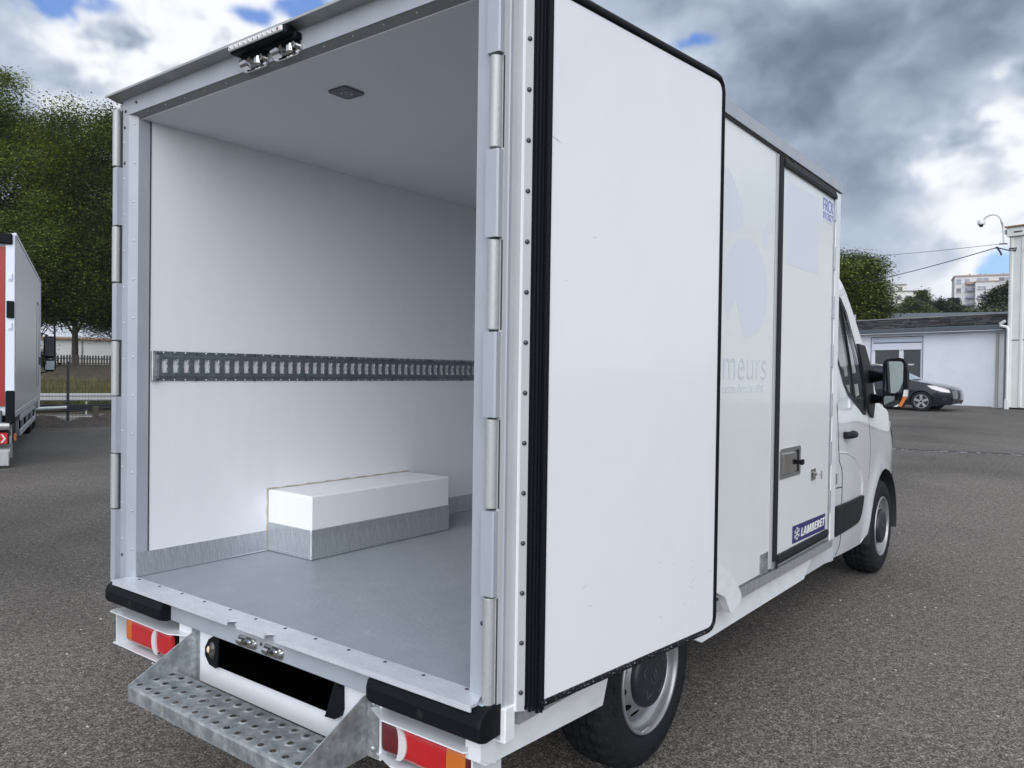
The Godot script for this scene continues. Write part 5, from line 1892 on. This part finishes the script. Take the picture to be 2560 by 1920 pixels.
func block_windows(o: Node3D, xs: Array, ys: Array, w: float, h: float, z: float, dark := false):
	var b := Mb.new()
	b.box(Vector3(0, 0, -.05), Vector3(w, h, .12))
	var me := b.mesh()
	b = Mb.new()
	b.box(Vector3(-.12, -.18, .0), Vector3(w + .12, -.02, .35))
	var sill := b.mesh()
	for x in xs:
		for y in ys:
			put_mesh("window", me, M.win_dark if dark or rng.randf() < .25 else M.win_far, o, Transform3D(Basis.IDENTITY, Vector3(x, y, z)))
			put_mesh("sill", sill, M.block, o, Transform3D(Basis.IDENTITY, Vector3(x, y, z)))

func build_far_right():
	# two blocks of flats up on the hill
	var T := Transform3D(Basis(Vector3.UP, deg_to_rad(12.0)), Vector3(-39.4, 21.4, -293.8))
	var o := thing("apartment_block", "pale flat-roofed apartment block high on the hill beside the clad building", "building", T)
	one_box("wall", Vector3(0, -12, -12), Vector3(30, 13.4, 0), 0, M.block, o)
	one_box("parapet", Vector3(-.2, 13.402, -12.2), Vector3(30.2, 13.9, .25), 0, M.block_edge, o)
	one_box("wing", Vector3(5.6, -12, .002), Vector3(12.0, 11.0, 4.5), 0, M.block, o)
	one_box("parapet", Vector3(5.4, 11.002, .26), Vector3(12.2, 11.4, 4.7), 0, M.block_edge, o)
	block_windows(o, [.6, 3.0], [11.4, 8.4, 5.4, 2.4], 1.3, 1.2, 0, false)
	block_windows(o, [6.4, 8.2, 12.6, 14.4, 17.0, 20.0], [11.6], 1.5, 1.2, 0)
	block_windows(o, [12.9, 14.9, 17.0, 20.0], [8.6, 5.6], 1.5, 1.3, 0)
	block_windows(o, [6.2, 7.5], [8.8, 5.8], 1.0, .9, 4.5)
	one_box("balcony", Vector3(3.2, 10.8, .13), Vector3(5.4, 11.6, 1.3), 0, M.block_edge, o)
	for k in 5:
		one_box("balcony", Vector3(3.6, -1.0 + k * 2.4, .13), Vector3(5.5, -.1 + k * 2.4, 1.2), 0, M.win_far, o)
	for x in [4.4, 7.4, 9.0, 14.0, 17.2, 20.0]:
		one_box("chimney", Vector3(x, 13.9, -5), Vector3(x + .5, 14.8, -4.4), 0, M.block_edge, o)
	T = Transform3D(Basis(Vector3.UP, deg_to_rad(20.0)), Vector3(-47.6, 18.0, -236.0))
	o = thing("terraced_block", "cream stepped apartment building half hidden behind the hillside trees", "building", T)
	one_box("wall", Vector3(0, -8, -9), Vector3(4.6, 9.0, 0), 0, M.block_pale, o)
	one_box("wall", Vector3(1.0, -8, .002), Vector3(9.2, 6.9, 3.0), 0, M.block_pale, o)
	one_box("roof_edge", Vector3(-.2, 9.002, -9), Vector3(4.8, 9.25, .3), 0, M.concrete, o)
	one_box("roof_edge", Vector3(.8, 6.902, .31), Vector3(9.4, 7.15, 3.3), 0, M.concrete, o)
	block_windows(o, [.6, 2.6], [7.4], 1.1, 1.1, 0, true)
	block_windows(o, [1.8, 4.0, 6.4], [4.4, 1.6], 1.2, 1.4, 3.0, true)
	for y in [3.6, .8]:
		one_box("balcony", Vector3(1.2, y, 3.13), Vector3(8.8, y + .7, 4.4), 0, M.block_pale, o)
	# grey flat-roofed hall behind the office
	T = Transform3D(Basis(Vector3.UP, deg_to_rad(14.0)), Vector3(-14.0, .9, -64.0))
	o = thing("grey_hall", "grey flat-roofed hall showing above the office roof", "building", T)
	one_box("wall", Vector3(0, -1, -8), Vector3(14, 4.5, 0), 0, M.under_grey, o)
	one_box("roof_slab", Vector3(-.5, 4.502, -8.5), Vector3(14.5, 4.95, .8), .05, M.concrete, o)
	one_box("roof_band", Vector3(-.3, 4.952, -8.3), Vector3(14.3, 5.45, .4), .05, M.fascia, o)
	var b := Mb.new()
	b.tube([Vector3(-8.13, .6, -40.8), Vector3(-8.13, 4.6, -40.8)], .05, 6)
	tag(part("grey_post", b, M.guard), "thin grey post standing before the big tree by the cab", "post")

func leaf_clump(sd: int, n: int, size: float) -> ArrayMesh:
	var r := RandomNumberGenerator.new()
	r.seed = sd
	var b := Mb.new()
	for k in n:
		var c := Vector3(r.randfn(), r.randfn() * .7, r.randfn()) * .42
		var bas := Basis.from_euler(Vector3(r.randf_range(-.6, .6), r.randf() * TAU, r.randf_range(-.6, .6)))
		var s := size * r.randf_range(.7, 1.3)
		var t := Transform3D(bas, c)
		# a leaf folded along its rib
		b.tri(t * Vector3(0, 0, -s), t * Vector3(s * .62, s * .16, 0), t * Vector3(0, 0, s))
		b.tri(t * Vector3(0, 0, -s), t * Vector3(0, 0, s), t * Vector3(-s * .62, s * .16, 0))
	return b.mesh()

func tree(label: String, at: Vector3, h: float, spread: float, low: float, n_lobes: int, per: int, leaf: float, tint: Color, sd: int, group := "", trunk_r := .22, called := "tree") -> Node3D:
	var o := thing(called, label, "tree", Transform3D(Basis.IDENTITY, at), group)
	var r := RandomNumberGenerator.new()
	r.seed = sd
	var centre := Vector3(0, (h + low) * .5, 0)
	var half := Vector3(spread, (h - low) * .5, spread)
	var lobes := []
	for k in n_lobes:
		var y := 1.0 - 2.0 * (k + .5) / n_lobes
		var a := k * 2.39996 + r.randf() * .8
		var q := sqrt(maxf(0.0, 1.0 - y * y))
		var d := Vector3(cos(a) * q, y, sin(a) * q)
		var reach := r.randf_range(.55, 1.0)
		var rad: float = spread * r.randf_range(.15, .32)
		lobes.append([centre + d * (half - Vector3.ONE * rad * .7) * reach, rad])
	var b := Mb.new()
	var th := minf(centre.y, low + (h - low) * .4)
	b.tube([Vector3(0, -.4, 0), Vector3(.04, th * .4, .03), Vector3(-.05, th, .05), Vector3(.1, h * .75, -.1)], trunk_r, 8, trunk_r * .3)
	part("trunk", b, M.bark, o)
	b = Mb.new()
	for k in range(0, n_lobes, 3):
		var e: Vector3 = lobes[k][0]
		var s0 := Vector3(0, lerpf(maxf(low * .8, 1.0), th, r.randf()), 0)
		b.tube([s0, s0.lerp(e, .5) + Vector3(0, -.2, 0) + Vector3(r.randfn(), r.randfn(), r.randfn()) * .25, e], trunk_r * .32, 5, trunk_r * .06)
	part("limbs", b, M.bark, o)
	var mm := MultiMesh.new()
	mm.transform_format = MultiMesh.TRANSFORM_3D
	mm.use_colors = true
	mm.mesh = leaf_clump(sd + 1, 15, leaf * .76)
	mm.instance_count = n_lobes * per
	var i := 0
	for l in lobes:
		var hue := r.randf_range(.5, 1.55)
		var warm := r.randf()
		for k in per:
			var d := Vector3(r.randfn(), r.randfn() + .75, r.randfn()).normalized()
			var p: Vector3 = l[0] + d * l[1] * Vector3(1.15, .85, 1.15) * (pow(r.randf(), .30) * (1.0 + .10 * r.randfn()))
			var sc := r.randf_range(.55, 1.15)
			mm.set_instance_transform(i, Transform3D(Basis.from_euler(Vector3(r.randf_range(-.35, .35), r.randf() * TAU, r.randf_range(-.35, .35))).scaled(Vector3.ONE * sc), p))
			var v := hue * r.randf_range(.65, 1.35)
			var c := tint * v
			mm.set_instance_color(i, Color(c.r * (1.0 + .35 * warm * r.randf()), c.g, c.b * (1.0 - .3 * warm), 1.0))
			i += 1
	var crown := MultiMeshInstance3D.new()
	crown.multimesh = mm
	crown.material_override = M.leaf
	hang(crown, "crown", o)
	crown.set_meta("kind", "stuff")
	return o

func build_trees():
	var green := Color(.088, .128, .024)
	var deep := Color(.036, .056, .018)
	# plane trees beyond the road
	tree("tall plane tree with a thick trunk next to the left edge of the van", left_at(56, 2.75, 1.5), 17.0, 6.6, 1.6, 95, 190, .10, green, 11, "", .42)
	tree("tall plane tree above the white lorry's box", left_at(60, -4.6, 1.5), 18.6, 7.2, 1.8, 95, 190, .104, green, 12, "", .40)
	tree("small leafy tree with a thin trunk in front of the white shed", left_at(64, -.8, 1.5), 6.2, 2.6, 2.6, 40, 70, .11, deep, 13, "", .09)
	tree("dense low tree close behind the palings, under the big crowns", left_at(54.2, -1.6, 1.4), 8.6, 4.4, 1.7, 80, 120, .10, green, 14, "", .10)
	tree("spreading low tree between the tall plane tree's trunk and the van", left_at(58, 3.2, 1.4), 7.6, 4.2, 1.3, 70, 120, .10, green, 17, "", .10)
	tree("dark tree filling the gap behind the two plane trees", left_at(74, .5, 1.5), 15.0, 7.0, 2.6, 90, 90, .13, deep, 15, "", .3)
	var bush := tree("low green bush at the palings beside the lorry's cab", left_at(51.0, -2.3, 1.2), 1.2, 1.1, .1, 16, 50, .09, deep, 16, "", .03, "bush")
	bush.set_meta("category", "bush")
	# right: big tree behind the cab, then the wooded hillside
	tree("big bushy tree right behind the van's cab", Vector3(-11.2, .7, -48.0), 8.7, 3.6, .3, 80, 150, .10, green * .92, 21, "", .25)
	tree("lower round tree at the right foot of the big bushy tree", Vector3(-12.0, .7, -50.5), 5.0, 2.2, .3, 50, 90, .10, green * .92, 22, "", .15)
	var spots := [[-24.9, 3.5, -152.0, 13.4, 4.2, "tree crown poking up highest on the wooded hillside"], [-21.5, 3.5, -146.0, 11.2, 5.0, "round hillside tree just right of the highest crown"], [-27.5, 1.5, -128.0, 10.4, 5.5, "hillside tree below the cream stepped building"], [-21.5, 1.5, -126.0, 11.0, 5.0, "spreading hillside tree above the grey hall"], [-14.5, 2.0, -130.0, 8.8, 5.5, "hillside tree in front of the apartment block's lower wall"], [-9.5, 2.5, -137.0, 14.6, 4.5, "taller hillside tree beside the clad building"], [-23.0, .5, -104.0, 8.6, 4.6, "near hillside tree behind the grey hall, at its left end"], [-16.0, .5, -104.0, 8.4, 4.8, "near hillside tree behind the grey hall, at its right end"], [-9.0, .5, -106.0, 9.0, 4.8, "near hillside tree low beside the clad building"], [-35.0, 4.0, -165.0, 13.0, 6.0, "hillside tree at the left end, partly behind the big tree"], [-25.0, 9.0, -190.0, 9.6, .8, "dark pointed conifer standing before the apartment block"], [-30.0, 8.0, -215.0, 13.0, 7.0, "farthest hillside tree below the gap between the two apartment buildings"], [-24.0, 8.0, -212.0, 10.0, 5.0, "farthest hillside tree at the foot of the apartment block"]]
	for k in spots.size():
		var s: Array = spots[k]
		tree(s[5], Vector3(s[0], s[1], s[2]), s[3], s[4], .3, 60, 70, .25, (deep if k % 3 else green * .8) * .9, 40 + k, "trees on the wooded hillside", .3)

func build_lorry():
	var T := Transform3D(Basis(Vector3(.41, 0, -.912), Vector3.UP, Vector3(.912, 0, .41)), Vector3(-10.085, 0, -2.98))
	var o := thing("refrigerated_lorry", "white refrigerated lorry with a grey metal side parked at the left edge", "lorry", T)
	one_box("cargo_box", Vector3(-2.50, .72, -6.98), Vector3(-.012, 3.29, -.02), .01, M.truck_white, o)
	one_box("side_panel", Vector3(-.0115, .78, -6.94), Vector3(.012, 3.27, -.16), .002, M.alu_side, o)
	one_box("side_rail", Vector3(-.012, .70, -6.99), Vector3(.024, .779, -.05), .004, M.anod, o)
	one_box("roof_rail", Vector3(-.012, 3.2705, -6.99), Vector3(.024, 3.315, -.05), .004, M.truck_white, o)
	one_box("front_rail", Vector3(.0125, .78, -6.99), Vector3(.03, 3.27, -6.93), .004, M.truck_white, o)
	one_box("rear_post", Vector3(-.098, .72, -.019), Vector3(.014, 3.29, .06), .006, M.truck_white, o)
	var d := Node3D.new()
	hang(d, "rear_door", o)
	one_box("door_panel", Vector3(-2.33, .86, -.018), Vector3(-.103, 3.10, .03), .004, M.truck_red, d)
	one_box("rear_post", Vector3(-2.51, .72, -.019), Vector3(-2.335, 3.29, .06), .006, M.truck_white, o)
	for y in [2.62, 1.93, .98]:
		var bh := Mb.new()
		bh.box(Vector3(-.07, y, .061), Vector3(-.015, y + .11, .072), .004)
		bh.box(Vector3(-.062, y + .02, .0725), Vector3(-.02, y + .09, .08), .004)
		part("hinge", bh, M.truck_white, d)
	one_box("rubber_pad", Vector3(-.085, 2.10, .0605), Vector3(.010, 2.34, .095), .01, M.black, o)
	one_box("corner_buffer", Vector3(-.092, .62, .0605), Vector3(.02, 1.08, .13), .015, M.black, o)
	one_box("lamp_strip", Vector3(-2.5, 3.13, .0605), Vector3(-.015, 3.285, .10), .02, M.black, o)
	one_box("marker_lamp", Vector3(-.42, 3.20, .1005), Vector3(-.19, 3.235, .115), .004, M.red, o)
	var b := Mb.new()
	b.box(Vector3(-2.5, .60, .03), Vector3(-.131, .80, .12), .01)
	part("rear_sill", b, M.fascia, o)
	b = Mb.new()
	b.tube([Vector3(-2.4, .58, .10), Vector3(-.04, .58, .10)], .055, 10)
	part("underrun_bar", b, M.guard, o)
	var tl := Node3D.new()
	hang(tl, "tail_light", o)
	one_box("red_lens", Vector3(-.47, .33, .06), Vector3(-.06, .49, .11), .012, M.red, tl)
	b = Mb.new()
	for k in 4:
		var x := -.37 + k * .075
		b.prism(PackedVector2Array([Vector2(x, .35), Vector2(x + .022, .35), Vector2(x + .062, .41), Vector2(x + .022, .47), Vector2(x, .47), Vector2(x + .038, .41)]), "z", .1105, .1125)
	part("chevrons", b, M.white_paint, tl)
	one_box("side_marker", Vector3(.0, .36, -.12), Vector3(.03, .47, -.06), .005, M.amber, o)
	b = Mb.new()
	b.prism(poly([-.30, .30, .16, .26, .16, .14, -.30, .10]), "x", -2.4, -.03)
	part("tail_step", b, M.guard, o)
	b = Mb.new()
	b.box(Vector3(-2.4, .03, .1605), Vector3(-.035, .24, .20), .01)
	for k in 9:
		for j in 4:
			b.box(Vector3(-.11 - k * .06, .055 + j * .045, .2005), Vector3(-.08 - k * .06, .064 + j * .045, .2045), .001)
	part("chequer_plate", b, M.tread_plate, o)
	# running gear
	for z in [-.95, -6.3, -7.6]:
		b = Mb.new(Transform3D(Basis.IDENTITY, Vector3(-.10, .48, z)))
		b.lathe([Vector2(.28, -.04), Vector2(.30, .0), Vector2(.42, .0), Vector2(.47, -.03), Vector2(.48, -.08), Vector2(.48, -.24), Vector2(.46, -.28), Vector2(.28, -.29)], 30)
		var w := Node3D.new()
		hang(w, "wheel", o)
		part("tyre", b, M.tyre, w)
		b = Mb.new(Transform3D(Basis.IDENTITY, Vector3(-.10, .48, z)))
		b.lathe([Vector2(.30, -.01), Vector2(.285, .0), Vector2(.27, -.03), Vector2(.24, -.10), Vector2(.13, -.08), Vector2(.11, .0), Vector2(.0, .0)], 24)
		part("rim", b, M.wheel, w)
	b = Mb.new()
	b.box(Vector3(-1.75, .45, -8.6), Vector3(-1.55, .70, -.1))
	b.box(Vector3(-.95, .45, -8.6), Vector3(-.75, .70, -.1))
	b.box(Vector3(-2.2, .38, -1.05), Vector3(-.3, .56, -.85))
	b.box(Vector3(-.80, .30, -2.6), Vector3(-.15, .69, -1.8), .04)
	b.box(Vector3(-2.3, .30, -4.6), Vector3(-.6, .69, -3.2), .04)
	part("chassis", b, M.under, o)
	b = Mb.new()
	for y in [.36, .60]:
		b.box(Vector3(-.05, y - .05, -5.6), Vector3(-.015, y + .05, -1.7), .008)
	for z in [-1.75, -2.9, -4.2, -5.5]:
		b.box(Vector3(-.09, .30, z - .03), Vector3(-.0505, .69, z + .03), .005)
	part("side_guard", b, M.anod, o)
	one_box("mudguard", Vector3(-.42, .55, -1.55), Vector3(-.05, .69, -.40), .03, M.black, o)
	# door in the side, cab, mirrors
	b = Mb.new()
	for q in [[[.0121, 1.0, -6.55], [.0165, 2.75, -6.52]], [[.0121, 1.0, -5.75], [.0165, 2.75, -5.72]], [[.0121, 2.72, -6.519], [.0165, 2.75, -5.751]]]:
		b.box(Vector3(q[0][0], q[0][1], q[0][2]), Vector3(q[1][0], q[1][1], q[1][2]))
	b.box(Vector3(.0121, 1.45, -6.68), Vector3(.05, 1.62, -6.60), .01)
	part("side_door_frame", b, M.under_grey, o)
	b = Mb.new()
	b.prism(poly([-7.1, .55, -7.1, 2.75, -8.2, 2.80, -8.65, 2.35, -8.85, 1.5, -8.85, .45, -8.1, .45, -7.95, .85, -7.6, 1.0, -7.25, .85]), "x", -2.42, -.06)
	part("cab", b, M.truck_white, o)
	var m := Node3D.new()
	hang(m, "wing_mirror", o)
	one_box("mirror_head", Vector3(.04, 1.62, -8.15), Vector3(.27, 2.12, -8.0), .04, M.black, m)
	one_box("mirror_head", Vector3(.05, 1.30, -8.15), Vector3(.29, 1.58, -8.0), .05, M.black, m)
	one_box("mirror_glass", Vector3(.07, 1.66, -8.0), Vector3(.25, 2.08, -7.993), .002, M.pane, m)
	one_box("mirror_glass", Vector3(.08, 1.34, -8.0), Vector3(.26, 1.55, -7.993), .002, M.mirror, m)
	b = Mb.new()
	b.tube([Vector3(-.06, 2.2, -8.1), Vector3(.1, 2.15, -8.1), Vector3(.12, 1.3, -8.1), Vector3(-.06, 1.25, -8.1)], .02, 5)
	part("mirror_arm", b, M.black, m)

func build_car():
	var yaw := deg_to_rad(-4.0)
	var bas := Basis(Vector3.UP, yaw) * Basis(Vector3(0, 0, 1), Vector3.UP, Vector3(-1, 0, 0))
	var o := thing("parked_car", "dark blue hatchback with alloy wheels parked before the white office", "car", Transform3D(bas, Vector3(-1.52, .385, -26.6)))
	# local frame: x to the car's right side, z backwards from the nose
	var half := func(z: float, y: float) -> float:
		var x := lerps([.2, .45, .75, .90, 1.15, 1.42, 1.5], [.84, .90, .895, .865, .74, .60, .5], y)
		return x - .17 * pow(clampf((.75 - z) / .75, 0, 1), 2.4) - .12 * pow(clampf((z - 3.6) / .7, 0, 1), 2.0)
	var top := [Vector2(.06, .22), Vector2(.0, .34), Vector2(.0, .52), Vector2(.03, .65), Vector2(.11, .735), Vector2(.50, .85), Vector2(1.0, .935), Vector2(1.20, .97), Vector2(1.62, 1.20), Vector2(1.95, 1.36), Vector2(2.25, 1.43), Vector2(2.8, 1.455), Vector2(3.4, 1.40), Vector2(3.85, 1.22), Vector2(4.10, .98), Vector2(4.22, .90), Vector2(4.26, .55), Vector2(4.20, .25)]
	var outline := PackedVector2Array(top)
	for c in [3.50, .86]:
		for k in 13:
			var a := lerpf(-.12, PI + .12, k / 12.0)
			outline.append(Vector2(c + .345 * cos(a), .31 + .345 * sin(a)))
	var b := Mb.new()
	for s in [1.0, -1.0]:
		b.skin(outline, [], steps(-.01, 4.3, 24), steps(.19, 1.47, 12), func(p: Vector2) -> Vector3: return Vector3(s * half.call(p.x, p.y), p.y, p.x))
	var rings := []
	for p in top:
		var ring := PackedVector3Array()
		var w: float = half.call(p.x, p.y)
		for e in 11:
			var u := lerpf(-1, 1, e / 10.0)
			ring.append(Vector3(u * w, p.y + .03 * (1 - u * u), p.x - .05 * (1 - u * u) * clampf((1.3 - p.x) / 1.2, 0, 1)))
		rings.append(ring)
	b.loft(rings.slice(3), false, true)
	part("body", b, M.car, o)
	b = Mb.new()
	b.loft(rings.slice(0, 4), false, true)
	part("front_bumper", b, M.car, o)
	b = Mb.new()
	b.box(Vector3(-.42, .29, -.047), Vector3(.42, .38, .0), .02)
	part("grille", b, M.under, o)
	for q in [["window", poly([1.50, .98, 2.30, 1.0, 2.36, 1.36, 2.20, 1.36, 1.92, 1.28]), M.pane], ["window", poly([2.42, 1.0, 3.25, 1.03, 3.25, 1.33, 2.80, 1.38, 2.44, 1.365]), M.pane], ["window", poly([3.32, 1.04, 3.72, 1.10, 3.60, 1.24, 3.32, 1.32]), M.pane], ["headlight", poly([.07, .60, .10, .69, .46, .80, .70, .815, .56, .71, .30, .63]), M.clear_lens], ["fog_lamp", oval(.20, .40, .06, .045, 10), M.under], ["side_strip", poly([1.35, .34, 3.0, .34, 3.0, .37, 1.35, .37]), M.guard]]:
		for s in [1.0, -1.0]:
			b = Mb.new()
			b.skin(q[1], [], steps(0, 4.2, 24), steps(.2, 1.45, 10), func(p: Vector2) -> Vector3: return Vector3(s * (half.call(p.x, p.y) + .006), p.y, p.x))
			part(q[0], b, q[2], o)
	b = Mb.new()
	rings = []
	for k in range(7, 10):
		var p: Vector2 = top[k]
		var ring := PackedVector3Array()
		var w: float = half.call(p.x, p.y) - .07
		for e in 9:
			var u := lerpf(-1, 1, e / 8.0)
			ring.append(Vector3(u * w, p.y + .03 * (1 - u * u) + .012, p.x - (.08 * (1 - u * u)) - .006))
		rings.append(ring)
	b.loft(rings, false, true)
	part("windscreen", b, plain(.30, .36, .40, .08), o)
	for s in [1.0, -1.0]:
		b = Mb.new()
		b.box(Vector3(s * .97 - .09, .93, 1.52), Vector3(s * .97 + .09, 1.06, 1.66), .04)
		part("wing_mirror", b, M.car, o)
		b = Mb.new()
		b.tube([Vector3(s * .56, 1.42, 2.1), Vector3(s * .56, 1.475, 2.3), Vector3(s * .56, 1.475, 3.1), Vector3(s * .55, 1.44, 3.3)], .018, 5)
		part("roof_rail", b, M.guard, o)
		for z in [.86, 3.50]:
			var w := Node3D.new()
			w.transform = Transform3D(Basis(Vector3(s, 0, 0), Vector3.UP, Vector3(0, 0, s)), Vector3(s * .885, .312, z))
			hang(w, "wheel", o)
			b = Mb.new()
			b.lathe([Vector2(.215, -.03), Vector2(.225, .0), Vector2(.29, .0), Vector2(.312, -.03), Vector2(.312, -.18), Vector2(.2, -.19)], 28)
			part("tyre", b, M.tyre, w)
			b = Mb.new()
			b.lathe([Vector2(.218, -.02), Vector2(.212, .0), Vector2(.200, .0), Vector2(.195, -.04)], 28)
			for k in 5:
				var a := TAU * k / 5.0 + .3
				var dir := Vector2(cos(a), sin(a))
				var nr := Vector2(-sin(a), cos(a))
				b.prism(PackedVector2Array([dir * .03 + nr * .030, dir * .20 + nr * .044, dir * .20 - nr * .044, dir * .03 - nr * .030]), "x", -.03, -.004 - .0004 * k)
			part("rim", b, M.wheel, w)
			b = Mb.new()
			b.lathe([Vector2(.0, -.06), Vector2(.2, -.06)], 16)
			part("brake", b, M.under, w)
	b = Mb.new()
	b.box(Vector3(-.75, .18, .4), Vector3(.75, .5, 3.9))
	part("underbody", b, M.under, o)
